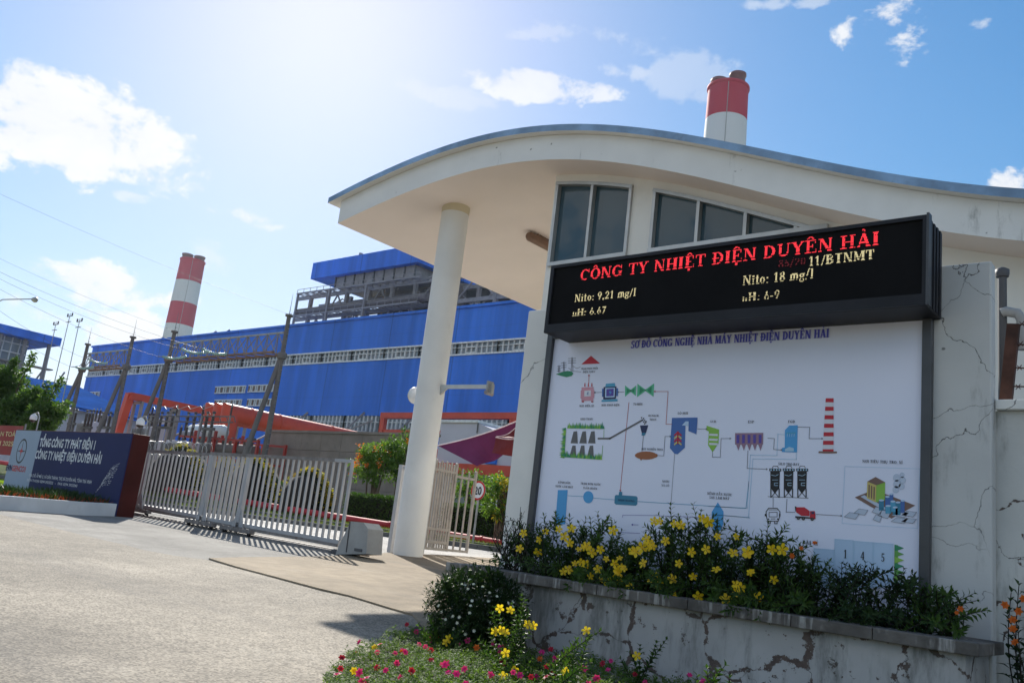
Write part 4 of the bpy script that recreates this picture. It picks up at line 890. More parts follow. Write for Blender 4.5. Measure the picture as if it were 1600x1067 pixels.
m = MB(); q0 = on(519, 864, y=YM); m.bbox((q0.x - .08, YM + .02, z0), (q0.x + .1, YM + .3, z0 + .09), 'steel_dark', .01); m.build('foot', mt)
rl = MB(); rl.beam((-22, 10.5, G(-22, 10.5) + .004), (-12.2, 10.5, G(-12.2, 10.5) + .012), .06, .05, 'gate_dark'); rl.beam((-22, 10.75, G(-22, 10.75) + .004), (-12.2, 10.75, G(-12.2, 10.75) + .012), .06, .05, 'gate_dark')
tag(rl.build('gate_track', None, (-17, 10.6, .33)), 'steel ground rails under the sliding gate', 'gate rail')
# latch post left of the column
lp = thing('latch_post', (-13.75, 12.72, G(-13.75, 12.72)), 'slim grey post with a short top arm just left of the round column', 'post')
a = on(609.5, 862, y=12.72); b = on(626.5, 726, y=12.72)
m = MB(); m.box((a.x - .05, 12.67, .2), (a.x + .05, 12.77, b.z), 'gate_paint'); m.build('post', lp)
m = MB(); m.box((a.x + .051, 12.69, b.z - .09), (a.x + .62, 12.75, b.z - .03), 'gate_paint'); m.build('arm', lp)
# pedestrian gate: two leaves of bars standing open along the column
PX = -13.9
def ped_leaf(x, y0, y1, zt0, label, dense):
    g = thing('pedestrian_gate', (x, y0, G(x, y0)), label, 'gate', 'leaves of the pedestrian gate')
    zb = .47
    m = MB()
    for z in ((zb, .62, .9, zt0 - .22) if dense else (zb, .80, zt0 - .2)): m.beam((x, y0, z), (x, y1, z), .045, .055, 'ped_paint')
    m.build('rail', g)
    n = 9 if dense else 5
    for i in range(n + 1):
        y = y0 + (y1 - y0) * i / n; w = .036 if 0 < i < n else .06
        b = MB(); b.bbox((x - w / 2, y - w / 2, zb - .03), (x + w / 2, y + w / 2, zt0 - (.0 if i % 2 else .05)), 'ped_paint', .006); b.build('bar', g)
    if dense:
        b = MB(); b.bbox((x - .06, y0 - .22, .35), (x + .09, y0 - .04, zt0 + .03), 'gate_paint', .008); b.build('hinge_post', g)
        b = MB(); b.tube([(x + .08, y0 - .1, 1.98), (x + .22, y0 - .26, 2.0)], .05, 'gate_paint', 10); b.build('bolt', g)
    return g
a = on(660, 857, x=PX); b = on(698, 850, x=PX); c = on(735, 860, x=PX)
ped_leaf(PX, a.y + .02, b.y, 2.40, 'near leaf of the grey pedestrian gate hinged at the column, its bars close together', True)
ped_leaf(PX - .12, b.y - .35, c.y, 2.32, 'far open barred leaf of the grey pedestrian gate with the speed sign showing through it', False)
# lamp and bracket on the column
fl = thing('wall_lamp', (-13.4, 12.5, 3.6), 'round pale lamp on the left side of the gatehouse column', 'lamp')
q = on(650, 618, y=12.55)
m = MB(); m.lathe((q.x - .12, q.y, q.z), [(.0, -.02), (.13, 0), (.17, .05), (.175, .1)], 'lamp_glass', 20, 'x'); m.build('lens', fl)
m = MB(); m.lathe((q.x - .12, q.y, q.z), [(.178, .08), (.18, .13), (.12, .2), (.05, .24)], 'white_plain', 20, 'x'); m.tube([(q.x + .08, q.y, q.z), (CX - .25, CY, q.z + .05)], .025, 'alu', 8); m.build('housing', fl)
ba = thing('bracket_arm', (-12.7, 12.5, 3.7), 'grey metal arm with a clamp sticking out right from the gatehouse column', 'bracket')
a = on(696, 604, y=12.5); b = on(764, 604, y=12.5)
m = MB(); m.beam((CX + .2, 12.5, a.z - .0), (b.x, 12.5, b.z), .06, .075, 'alu'); m.mesh([(CX + .26, 12.48, a.z - .2), (CX + .26, 12.48, a.z - .03), (CX + .5, 12.48, a.z - .03), (CX + .26, 12.52, a.z - .2), (CX + .26, 12.52, a.z - .03), (CX + .5, 12.52, a.z - .03)], [(0, 2, 1), (3, 4, 5), (0, 3, 5, 2)], 'alu'); m.build('arm', ba)
m = MB(); m.box((b.x, 12.42, b.z - .09), (b.x + .05, 12.58, b.z + .1), 'pipe_grey'); m.box((b.x + .051, 12.46, b.z - .14), (b.x + .11, 12.54, b.z + .05), 'pipe_grey'); m.tube([(b.x + .02, 12.4, b.z - .13), (b.x + .02, 12.6, b.z - .13)], .045, 'steel', 8); m.build('clamp', ba)

# ---------------------------------------------------------------- company sign and its planted bed
YS = 9.45
s0 = on(28, 667.8, y=YS); s1 = on(208, 678, y=YS); SX0, SX1, SZ1 = s0.x, s1.x, s1.z
CS = thing('company_sign', ((SX0 + SX1) / 2, YS, .3), 'dark blue slab company sign with a light logo panel and dark red sides', 'sign')
m = MB(); m.bbox((SX0, YS + .01, .2), (SX1 - .02, YS + .42, SZ1 + .02), 'sign_red', .01); m.build('body', CS)
xl = on(67, 669.7, y=YS).x
m = MB(); m.box((xl, YS - .02, .25), (SX1, YS + .009, SZ1), 'sign_blue'); m.build('panel', CS)
m = MB(); m.box((SX0, YS - .022, .25), (xl - .002, YS + .009, SZ1), 'sign_light'); m.build('logo_panel', CS)
def sline(text, nm, l, r_, cap, mt_, w=0.02):
    a = on(*l, y=YS - .026); b = on(*r_, y=YS - .026); c = on(l[0], l[1] - cap, y=YS - .026)
    sans(text, nm, CS, a.x, (a.z + b.z) / 2, c.z - a.z, b.x - a.x, YS - .026, mt_, w)
sline('TỔNG CÔNG TY PHÁT ĐIỆN 1', 'lettering', (61, 696.5), (147, 702.5), 13, 'sign_text', .03)
sline('CÔNG TY NHIỆT ĐIỆN DUYÊN HẢI', 'lettering', (54.5, 714), (156.5, 726), 13, 'sign_text', .03)
sline('ĐỊA CHỈ: ẤP MÙ U, XÃ DÂN THÀNH, THỊ XÃ DUYÊN HẢI, TỈNH TRÀ VINH', 'lettering', (45, 743), (142, 757), 5, 'sign_text', .01)
sline('ĐIỆN THOẠI: 0294 3923222   -   FAX: 0294 3923243', 'lettering', (41.5, 750.5), (120, 761.5), 4, 'sign_text', .01)
def spt(px, py, d=.026): return on(px, py, y=YS - d)
m = MB(); c0 = spt(33.5, 704.5); rx, rz = .30, .33
for rr, mm, d in ((1.0, 'black_ink', .025), (.86, 'sign_light', .027)):
    m.face([(c0.x + rx * rr * math.cos(k * .2618), YS - d, c0.z + rz * rr * math.sin(k * .2618)) for k in range(24)], mm)
for mm, a_, b_, d in (('black_ink', (.11, .98), (.95, .09), .029), ('red_ink', (.12, .42), (.42, .12), .031)):
    pts = []
    for k in range(8):
        an = k * math.pi / 4; rad_ = (1 if k % 2 == 0 else .28)
        ex, ez = (b_[0], a_[1]) if k % 2 == 0 else (.45, .45)
        pts.append((c0.x + rx * ex * rad_ * math.cos(an), YS - d, c0.z + rz * ez * rad_ * math.sin(an)))
    m.face(pts, mm)
m.build('emblem', CS)
a = spt(9, 733); b = spt(38.5, 738.5); zc = (a.z + b.z) / 2; hh = .15
sans('EVN', 'lettering', CS, a.x, zc, hh, (b.x - a.x) * .30, YS - .026, 'sign_blue', .05); sans('GENCO1', 'lettering', CS, a.x + (b.x - a.x) * .32, zc, hh, (b.x - a.x) * .68, YS - .026, 'red_ink', .03)
m = MB(); r = random.Random(3)
for i in range(11):
    for j in range(12):
        u = i / 10; v = j / 11; px_ = 150 + 26 * v + 20 * u * (1 - .45 * v); py_ = 768 - 40 * v - 4 * u - 8 * math.sin(u * 2.2) * (1 - v)
        if r.random() < .12 or px_ > 188: continue
        p = spt(px_, py_); h = .006 + .014 * r.random()
        m.face([(p.x - h, YS - .026, p.z - h * .7), (p.x + h * .3, YS - .026, p.z - h * .7), (p.x + h, YS - .026, p.z + h * .7), (p.x - h * .3, YS - .026, p.z + h * .7)], 'sign_text')
m.build('dot_pattern', CS)
# bed: curved white kerb, lawn and red plants
k0 = [gr(*q).to_2d() for q in ((182, 804), (150, 804), (120, 803), (60, 799), (0, 795))]
kp = [(SX1 - .15, YS - .06)] + [tuple(p) for p in k0[1:]] + [(-17.2, 4.8), (-17.4, 3.2), (-19, 2.2), (-23, 1.6)]
def crv(P, n=6):
    out = []
    for i in range(len(P) - 1):
        p0, p1, p2, p3 = P[max(i - 1, 0)], P[i], P[i + 1], P[min(i + 2, len(P) - 1)]
        for k in range(n):
            t = k / n; out.append(tuple(.5 * (2 * p1[c] + (p2[c] - p0[c]) * t + (2 * p0[c] - 5 * p1[c] + 4 * p2[c] - p3[c]) * t * t + (3 * p1[c] - p0[c] - 3 * p2[c] + p3[c]) * t**3) for c in (0, 1)))
    return out + [P[-1]]
kc = crv(kp); m = MB(); KH = .26; KW = .14
for i in range(len(kc) - 1):
    (ax, ay), (bx, by) = kc[i], kc[i + 1]
    def off(i):
        q0, q1 = kc[max(i - 1, 0)], kc[min(i + 1, len(kc) - 1)]; d = Vector((q1[0] - q0[0], q1[1] - q0[1])).normalized(); return Vector((d.y, -d.x)) * -KW
    oa, ob = off(i), off(i + 1)
    if oa.x > 0 and False: oa = -oa
    za, zb_ = G(ax, ay), G(bx, by)
    A, B, Cc, D = (ax, ay), (bx, by), (bx + ob.x, by + ob.y), (ax + oa.x, ay + oa.y)
    m.face([(*A, za - .05), (*B, zb_ - .05), (*B, zb_ + KH - .02), (*A, za + KH - .02)], 'kerb_white', True)
    m.face([(*A, za + KH - .02), (*B, zb_ + KH - .02), (B[0] * .8 + Cc[0] * .2, B[1] * .8 + Cc[1] * .2, zb_ + KH), (A[0] * .8 + D[0] * .2, A[1] * .8 + D[1] * .2, za + KH)], 'kerb_white', True)
    m.face([(A[0] * .8 + D[0] * .2, A[1] * .8 + D[1] * .2, za + KH), (B[0] * .8 + Cc[0] * .2, B[1] * .8 + Cc[1] * .2, zb_ + KH), (*Cc, zb_ + KH), (*D, za + KH)], 'kerb_white')
    m.face([(*D, za + KH), (*Cc, zb_ + KH), (*Cc, zb_ - .05), (*D, za - .05)], 'kerb_white')
tag(m.build('kerb', None, (-19, 7, .3)), 'curved white kerb round the planted bed in front of the blue company sign', 'kerb')
bed = [(x - .1, y + .02) for x, y in kc] + [(-30, 1.6), (-30, YS), (SX1 - .2, YS)]
sheet('bed_soil', bed, KH - .06, 'soil')
def blades(name, pts, m_, h, w, seed=1, lean=.35):
    r = random.Random(seed); m = MB()
    for (x, y, z) in pts:
        a = r.uniform(0, 6.28); hh = h * r.uniform(.6, 1.2); dx, dy = math.cos(a) * w / 2, math.sin(a) * w / 2; lx, ly = r.gauss(0, lean) * hh, r.gauss(0, lean) * hh
        m.face([(x - dx, y - dy, z), (x + dx, y + dy, z), (x + lx, y + ly, z + hh)], m_)
    o = m.build(name); return kind(o, 'stuff')
def inside(p, poly):
    x, y = p; c = False; j = len(poly) - 1
    for i in range(len(poly)):
        xi, yi = poly[i]; xj, yj = poly[j]
        if (yi > y) != (yj > y) and x < (xj - xi) * (y - yi) / (yj - yi) + xi: c = not c
        j = i
    return c
lawn_poly = [on(*q, z=.56).to_2d() for q in ((-60, 740), (0, 753), (40, 762), (92, 776), (60, 776), (0, 770), (-60, 762))]
lawn_poly = [tuple(p) for p in lawn_poly]
xs_ = [p[0] for p in lawn_poly]; ys_ = [p[1] for p in lawn_poly]; pts = []
bz = lambda x, y: G(x, y) + KH - .06
while len(pts) < 14000:
    p = (rnd.uniform(min(xs_), max(xs_)), rnd.uniform(min(ys_), max(ys_)))
    if inside(p, lawn_poly): pts.append((*p, bz(*p)))
tag(blades('grass', pts, 'grass', .07, .02), 'bright green lawn strip inside the white kerb by the company sign', 'grass')
pts = []
bedp = [(x - .12, y) for x, y in kc]
while len(pts) < 16000:
    p = (rnd.uniform(-28, -17.4), rnd.uniform(2.5, YS - .1))
    if inside(p, bed) and not inside(p, lawn_poly): pts.append((*p, bz(*p)))
fr = [p for p in pts if min((p[0] - a) ** 2 + (p[1] - b) ** 2 for a, b in kc) < .5 or inside((p[0], p[1] - .5), lawn_poly)]
tag(blades('red_ground_cover', fr + fr + fr, 'leaf_red', .13, .05, 4, .5), 'low red leaved plants along the kerb and the lawn by the company sign', 'ground cover')
tag(blades('dark_ground_cover', [p for p in pts if p[1] > 6.5], 'leaf_dark', .22, .06, 5, .5), 'dark low plants at the foot of the company sign', 'ground cover')
# red banner and domes behind the sign
YBn = 10.6
q = on(37, 667, y=YBn); q2 = on(26, 712, y=YBn); bn = thing('banner', (q.x - 3, YBn, .4), 'red banner with yellow lettering behind the left end of the company sign', 'banner')
m = MB(); x0 = q.x - 6
for i in range(24):
    a = x0 + (q.x - x0) * i / 24; b = x0 + (q.x - x0) * (i + 1) / 24; w = lambda x: YBn + .02 * math.sin(x * 3)
    m.face([(a, w(a), q2.z), (b, w(b), q2.z), (b, w(b), q.z + .03), (a, w(a), q.z + .03)], 'banner_red', True)
m.build('cloth', bn)
z1 = on(20, 682, y=YBn).z; z2 = on(20, 697, y=YBn).z
sans('HÀNH ĐỘNG VÌ AN TOÀN', 'lettering', bn, q.x - 4.6, z1, .15, 4.45, YBn - .03, 'banner_text', .01); sans('LAO ĐỘNG NĂM 2025', 'lettering', bn, q.x - 4.6, z2, .15, 4.2, YBn - .03, 'banner_text', .01)
m = MB(); m.tube([(q.x, YBn + .05, .3), (q.x, YBn + .05, q.z + .1)], .025, 'steel', 8); m.tube([(x0, YBn + .05, .3), (x0, YBn + .05, q.z + .1)], .025, 'steel', 8); m.build('pole', bn)
for (px_, py_, lb) in ((52, 655, 'white dome camera on a thin post above the logo panel of the company sign'), (219, 663, 'white dome camera on a thin post behind the right end of the company sign')):
    q = on(px_, py_, y=12); t = thing('dome_camera', (q.x, 12, .4), lb, 'camera', 'dome cameras on posts')
    m = MB(); m.lathe((q.x, 12, q.z), [(.11, -.02), (.12, .04), (.10, .13), (.05, .17), (.02, .2)], 'white_plain', 16); m.build('shell', t)
    m = MB(); m.lathe((q.x, 12, q.z), [(.0, -.11), (.06, -.09), (.09, -.05), (.095, -.015)], 'insul_brown', 16); m.build('lens', t)
    m = MB(); m.tube([(q.x, 12, q.z + .2), (q.x + .12, 12.05, q.z + .24), (q.x + .2, 12.1, q.z + .1), (q.x + .2, 12.1, .3)], .022, 'pipe_grey', 8); m.build('post', t)
# coiled razor wire behind the sign
m = MB(); a = on(100, 652, y=13.0); b = on(335, 655, y=13.0); pts = []
for i in range(420):
    k = i / 419; x = a.x + (b.x - a.x) * k; t = i * .55
    pts.append((x + .1 * math.sin(t * .5), 13 + .22 * math.cos(t), 2.25 + .0 * k + .2 * math.sin(t)))
m.tube(pts, .006, 'alu', 4)
rz = m.build('razor_wire', None, (a.x, 13, 2)); tag(rz, 'coil of razor wire stretched above the wall line behind the company sign', 'razor wire')
# ---------------------------------------------------------------- inside the gate: kerb, bank, pipe, hedges
zbk = lambda x: .62 + max(0, -18 - x) * .025
m = MB()
for i in range(40):
    a = -60 + i * 1.2; b = a + 1.2
    if b > -12.2: b = -12.2
    m.bbox((a + .006, 20.1, .3), (b - .006, 20.32, .60), 'kerb_stone', .012)
    m.bbox((a + .006, 20.75, .4), (b - .006, 20.9, .60 + (zbk(a) - .5) * .35), 'kerb_stone', .012)
    if b == -12.2: break
tag(m.build('kerb', None, (-25, 20.2, .45)), 'dark double stone kerb along the road inside the gate', 'kerb')
m = MB(); nx = 60
for i in range(nx):
    a = -62 + 50 * i / nx; b = -62 + 50 * (i + 1) / nx
    P = [(20.3, lambda x: .52), (20.9, lambda x: .56 + (zbk(x) - .5) * .3), (22.2, zbk), (27, lambda x: zbk(x) + .05), (60, lambda x: .5)]
    for (y0, f0), (y1, f1) in zip(P[:-1], P[1:]): m.face([(a, y0, f0(a)), (b, y0, f0(b)), (b, y1, f1(b)), (a, y1, f1(a))], 'bank_grass', True)
kind(m.build('lawn_bank'), 'structure')
pts = []
for i in range(26000):
    x = rnd.uniform(-50, -12.4); y = rnd.uniform(20.3, 23); k = (y - 20.9) / 1.3
    z = (.52 + (y - 20.3) / .6 * (.04 + (zbk(x) - .5) * .3)) if y < 20.9 else (.56 + (zbk(x) - .5) * .3) * (1 - min(k, 1)) + zbk(x) * min(k, 1)
    pts.append((x, y, z))
tag(blades('bank_grass', pts, 'bank_grass', .10, .03, 8), 'rough grass on the bank under the red pipe inside the gate', 'grass')
rp = thing('red_pipe', (-25, 21.8, .9), 'long red water pipe on low supports along the grass bank inside the gate', 'pipe')
za = lambda x: 1.30 + (x + 42.4) * (.68 - 1.30) / (42.4 - 18.0)
m = MB(); m.tube([(x, 21.6, za(x)) for x in (-60, -42, -30, -22, -18, -12.3)], .13, 'pipe_red', 14); m.build('pipe', rp)
for i in range(9):
    x = -50 + i * 4.4; m = MB(); m.bbox((x - .12, 21.45, .4), (x + .12, 21.75, za(x) - .10), 'concrete', .01); m.tube([(x - .05, 21.6, za(x)), (x + .05, 21.6, za(x))], .15, 'pipe_red', 14); m.build('support', rp)
class Foliage:
    """leaf clusters filling a volume: ragged outline, gaps and lumps"""
    def __init__(s, seed): s.r = random.Random(seed); s.mb = MB()
    def cluster(s, c, rad_, n, L, W, m, up=.3):
        r = s.r
        for _ in range(n):
            d = Vector((r.gauss(0, 1), r.gauss(0, 1), r.gauss(0, 1))); d.normalize(); k = r.random() ** .45
            p = Vector(c) + Vector((d.x * rad_[0], d.y * rad_[1], d.z * rad_[2])) * k
            q = Vector((d.x + r.gauss(0, .7), d.y + r.gauss(0, .7), d.z + up + r.gauss(0, .7)))
            s.mb.leaf(p, q, Vector((r.gauss(0, .4), r.gauss(0, .4), 1)), L * r.uniform(.6, 1.25), W * r.uniform(.7, 1.2), m)
    def blob(s, c, rad_, nc, n, L, W, m, cr=.34):
        r = s.r
        for _ in range(nc):
            d = Vector((r.gauss(0, 1), r.gauss(0, 1), r.gauss(0, 1))); d.normalize(); k = r.random() ** .4 * .95
            p = Vector(c) + Vector((d.x * rad_[0], d.y * rad_[1], d.z * rad_[2])) * k
            f = cr * r.uniform(.6, 1.2); s.cluster(p, (rad_[0] * f, rad_[1] * f, rad_[2] * f), n, L, W, m)
def hedge(x0, x1, y0, y1, z0, z1, label, seed):
    t = thing('hedge', ((x0 + x1) / 2, (y0 + y1) / 2, z0), label, 'hedge', 'clipped hedges inside the gate')
    r = random.Random(seed); m = MB()
    n = int((x1 - x0) * (z1 - z0 + y1 - y0) * 420)
    for _ in range(n):
        f = r.random(); x = r.uniform(x0, x1)
        if f < .55: p = (x, y0 + abs(r.gauss(0, .07)), r.uniform(z0, z1)); nn = (0, -1, .2)
        elif f < .9: p = (x, r.uniform(y0, y1), z1 - abs(r.gauss(0, .06))); nn = (0, 0, 1)
        else: p = (x0 if r.random() < .5 else x1, r.uniform(y0, y1), r.uniform(z0, z1)); nn = (1 if p[0] == x1 else -1, 0, 0)
        d = Vector((nn[0] + r.gauss(0, .7), nn[1] + r.gauss(0, .7), nn[2] + r.gauss(0, .7)))
        m.leaf(p, d, (0, 0, 1), r.uniform(.08, .16), .06, 'leaf_hedge')
    m.build('foliage', t)
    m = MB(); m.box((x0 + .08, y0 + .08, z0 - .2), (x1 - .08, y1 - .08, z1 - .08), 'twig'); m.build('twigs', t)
a = on(540, 768, y=22.6); b = on(618, 772, y=22.6); hedge(a.x, b.x, 22.6, 24.2, .6, a.z - .05, 'dark clipped hedge block between the gate motor and the latch post', 1)
a = on(690, 785, y=22.6); b = on(792, 800, y=22.6); hedge(a.x, b.x + .8, 22.6, 24.2, .6, a.z - .02, 'dark clipped hedge block behind the pedestrian gate', 2)
for i, (l, r_, tp_) in enumerate((((286, 0), (320, 0), 735), ((340, 0), (368, 0), 742), ((410, 0), (446, 0), 752))):
    a = on(l[0], tp_, y=24); b = on(r_[0], tp_, y=24); hedge(a.x, b.x, 24, 25.4, .8, a.z, ['clipped hedge block behind the far leaf of the sliding gate', 'clipped hedge block left of the middle flowering topiary', 'clipped hedge block right of the middle flowering topiary'][i], 5 + i)
def topiary(pl, pr_, pt, label, seed):
    y = 22.6; a = on(*pl, y=y); b = on(*pr_, y=y); c = on(*pt, y=y); cx = (a.x + b.x) / 2; w = (b.x - a.x) / 2; zb = zbk(cx); h = c.z - zb
    t = thing('topiary', (cx, y, zb), label, 'topiary', 'flowering topiary domes inside the gate'); r = random.Random(seed)
    prof = lambda k: w * (1 - k ** 2.1) ** .62
    m = MB()
    for _ in range(2600):
        k = r.random() ** .8; an = r.uniform(0, 6.283); rr = prof(k) * r.uniform(.86, 1.0)
        p = (cx + rr * math.cos(an), y + rr * .55 * math.sin(an), zb + h * k * .98)
        m.leaf(p, (math.cos(an) + r.gauss(0, .6), math.sin(an) + r.gauss(0, .6), .3 + r.gauss(0, .6)), (0, 0, 1), r.uniform(.1, .18), .07, 'leaf_dark')
    m.build('foliage', t); m = MB()
    m.lathe((cx, y, zb), [(w * .8, -.1), (w * .78, h * .4), (w * .55, h * .75), (.03, h * .92)], 'twig', 12); m.build('twigs', t); m = MB()
    for _ in range(750):
        k = r.random() ** .75; s_ = r.choice((-1, 1)); rr = prof(k) * r.uniform(.93, 1.1)
        if k > .9: rr *= r.uniform(-1, 1)
        p = (cx + s_ * rr, y + r.gauss(-.1, .14), zb + h * k * 1.02)
        m.leaf(p, (s_ * .5 + r.gauss(0, .7), r.gauss(-.3, .7), .3 + r.gauss(0, .7)), (0, 0, 1), r.uniform(.1, .2), .08, 'leaf_yellow')
    m.build('flower_trim', t)
topiary((243, 768), (308, 768), (283, 696), 'tallest flowering topiary dome behind the far leaf of the sliding gate', 1)
topiary((330, 768), (362, 768), (349, 717), 'narrow flowering topiary dome where the two gate leaves overlap', 2)
topiary((362, 775), (428, 775), (391, 716), 'flowering topiary dome with yellow edges behind the middle of the near gate leaf', 3)
topiary((446, 790), (515, 790), (484, 733), 'flowering topiary dome nearest the gate motor with yellow edges', 4)
# shrubs
def shrub(c, rad_, nc, n, L, W, mlist, label, seed, group=None, flowers=0, fm='petal_orange', cat='shrub', zg=.6):
    t = thing('shrub', (c[0], c[1], zg), label, cat, group); F = Foliage(seed)
    for mm in mlist: F.blob(c, rad_, nc // len(mlist), n, L, W, mm)
    F.mb.build('foliage', t)
    m = MB(); r = random.Random(seed)
    for k in range(7): m.tube([(c[0] + r.gauss(0, .1), c[1] + r.gauss(0, .1), zg - .1), (c[0] + r.gauss(0, rad_[0] * .3), c[1], c[2]), (c[0] + r.gauss(0, rad_[0] * .5), c[1] + r.gauss(0, rad_[1] * .4), c[2] + rad_[2] * .7)], [.05, .03, .01], 'bark', 6)
    m.build('stem', t)
    for k in range(flowers):
        d = Vector((r.gauss(0, 1), -abs(r.gauss(0, 1)), r.gauss(.4, .8))).normalized(); p = Vector(c) + Vector((d.x * rad_[0], d.y * rad_[1], d.z * rad_[2])) * 1.02; m = MB()
        for j in range(14): m.leaf(p + Vector((r.gauss(0, .07), r.gauss(0, .07), r.gauss(0, .07))), (r.gauss(0, 1), r.gauss(0, 1), r.gauss(.3, 1)), (0, 0, 1), .12, .09, fm)
        m.build('flower', t)
    return t
p = on(588, 725, y=25.5); shrub((p.x, 25.5, p.z), (1.25, 1.1, .95), 46, 60, .17, .09, ('leaf_shrub',), 'bright green shrub with orange flowers above the hedge left of the column', 11, None, 9)
p = on(628, 712, y=26.5); shrub((p.x, 26.5, p.z), (1.2, 1.0, 1.05), 40, 55, .17, .09, ('leaf_shrub', 'leaf_tree'), 'green shrub with orange flowers half hidden behind the column', 12, None, 7)
p = on(785, 778, y=22); shrub((p.x, 22, p.z), (.75, .7, .75), 30, 55, .15, .08, ('leaf_shrub', 'leaf_shrub', 'leaf_yellow'), 'yellow green shrub between the pedestrian gate and the sign wall', 13)
p = on(745, 778, y=25); shrub((p.x, 25, p.z + .3), (1.2, .8, .7), 30, 50, .16, .08, ('leaf_shrub',), 'green shrub behind the speed limit sign', 14)
# speed limit sign
q = on(747, 766, y=20.6); ss = thing('speed_sign', (q.x, 20.6, .5), 'round speed limit 20 sign with a red ring seen through the pedestrian gate', 'road sign')
m = MB(); rr = .30
for r_, mm, d in ((1.0, 'red_ink', 0), (.80, 'white_plain', .003)): m.face([(q.x + rr * r_ * math.cos(k * .2244), 20.6 - d, q.z + rr * r_ * math.sin(k * .2244)) for k in range(28)], mm)
m.lathe((q.x, 20.604, q.z), [(.01, .002), (rr, .0), (rr, .012), (.01, .013)], 'alu', 28, 'y'); m.build('disc', ss)
sans('20', 'lettering', ss, q.x - .155, q.z - .125, .25, .31, 20.594, 'black_ink', .03)
m = MB(); m.tube([(q.x, 20.66, .4), (q.x, 20.66, q.z + .2)], .035, 'pipe_grey', 10); m.build('post', ss)
# parasols
def parasol(panels, m_, label, pole, z0):
    """sagging cloth panels, each (four corner points), with pale hems and a pole"""
    t = thing('parasol', (pole[0], pole[1], .4), label, 'parasol', 'market parasols behind the gate'); m = MB(); hm = MB(); N = 10
    for A, B, C_, D in panels:
        def P(u, v):
            p = A.lerp(B, u).lerp(D.lerp(C_, u), v); f = .05 * math.sin(u * 11 + v * 3) * v
            return p + Vector((0, f, -.10 * math.sin(u * math.pi) * (1 - .5 * v)))
        for off, in ((0,), (.012,)):
            for i in range(N):
                for j in range(N): m.face([P(i / N, j / N) + Vector((0, off, 0)), P((i + 1) / N, j / N) + Vector((0, off, 0)), P((i + 1) / N, (j + 1) / N) + Vector((0, off, 0)), P(i / N, (j + 1) / N) + Vector((0, off, 0))], m_, True)
        hm.tube([P(i / 10, 0) + Vector((0, -.005, 0)) for i in range(11)], .016, 'white_hem', 6)
    m.build('canopy', t); hm.build('hem', t)
    m = MB(); m.tube([(pole[0], pole[1], z0), (pole[0], pole[1], .3)], .03, 'alu', 8); m.build('pole', t)
Y = 17.0
q = lambda px_, py_, dy=0: on(px_, py_, y=Y + dy)
parasol([(q(684, 696), q(840, 644), q(806, 700, .5), q(745, 728, -.2)), (q(840, 645, .1), q(850, 640, 1.5), q(850, 690, 1.5), q(806, 700, .5))], 'purple_cloth', 'large purple parasol hanging askew left of the sign wall', (q(846, 700).x, Y + .4), q(830, 650).z)
Y = 16.6
parasol([(q(775, 683), q(836, 676), q(840, 712, .2), q(768, 707, -.2)), (q(776, 682, -.05), q(812, 662, .3), q(836, 676, .3), q(800, 684, -.05))], 'maroon_cloth', 'dark red parasol under the purple one by the left pillar', (q(838, 700).x, Y + .4), q(830, 676).z)

# ---------------------------------------------------------------- far side of the plant
MBL = thing('main_building', (-175, 118, .4), 'long bright blue clad power house with ribbon windows', 'building')
BY = 110.0; X0, X1 = -257.6, -40.0
za_, zb_, zc_, zd_, zt_ = 17.3, 20.6, 31.8, 33.8, 40.4
m = MB()
m.box((X0, BY, .2), (-160, BY + 16, zc_), 'blue_clad'); m.box((-160, BY, zb_), (X1, BY + 16, zc_), 'blue_clad'); m.box((-160, BY, .2), (X1, BY + 16, za_), 'blue_clad')
m.box((X0, BY, zd_), (X1, BY + 16, zt_), 'blue_clad_roof'); m.box((X0 + .5, BY + .6, zc_), (X1 - .5, BY + 15, zd_), 'dark_inside'); m.box((-159.9, BY + .6, za_), (X1 - .5, BY + 15, zb_), 'dark_inside')
m.build('wall', MBL)
m = MB(); m.box((X0 - .4, BY - .35, zt_), (X1 + .4, BY + 16.4, zt_ + .5), 'blue_clad_roof'); m.box((X0 - .2, BY - .2, zd_ - .05), (X1 + .2, BY - .001, zd_ + .25), 'white_plain'); m.box((X0 - .2, BY - .2, zc_ - .25), (X1 + .2, BY - .001, zc_ + .05), 'white_plain'); m.build('trim', MBL)
def bandwin(x, w, z0, z1, parent=MBL, sub=6, op=None):
    f = MB(); f.face([(x, BY + .3, z0), (x + w, BY + .3, z0), (x + w, BY + .3, z1), (x, BY + .3, z1)], 'glass_band')
    for k in range(sub + 1):
        xx = x + w * k / sub; f.box((xx - .09, BY - .02, z0), (xx + .09, BY + .28, z1), 'white_plain')
    zm = z0 + (z1 - z0) * .62
    f.box((x, BY + .02, zm - .06), (x + w, BY + .26, zm + .06), 'white_plain')
    if op is not None:
        xx = x + w * op / sub; ww = 2 * w / sub; f.box((xx, BY - .12, z0 + .1), (xx + ww, BY - .03, z0 + .28), 'white_plain'); f.box((xx, BY - .12, zm - .1), (xx + ww, BY - .03, zm + .08), 'white_plain')
        for k in (0, 1): f.box((xx + k * ww - .12, BY - .12, z0 + .1), (xx + k * ww + .12, BY - .03, zm), 'white_plain')
    f.build('window', parent)
n = 22
for i in range(n): w = (X1 - X0 - 1) / n; bandwin(X0 + .5 + i * w, w, zc_, zd_, sub=8, op=(2 + i % 3))
for i in range(7): w = 75 / 7; bandwin(-159.5 + i * w, w, za_, zb_, sub=9, op=(i * 2) % 7)
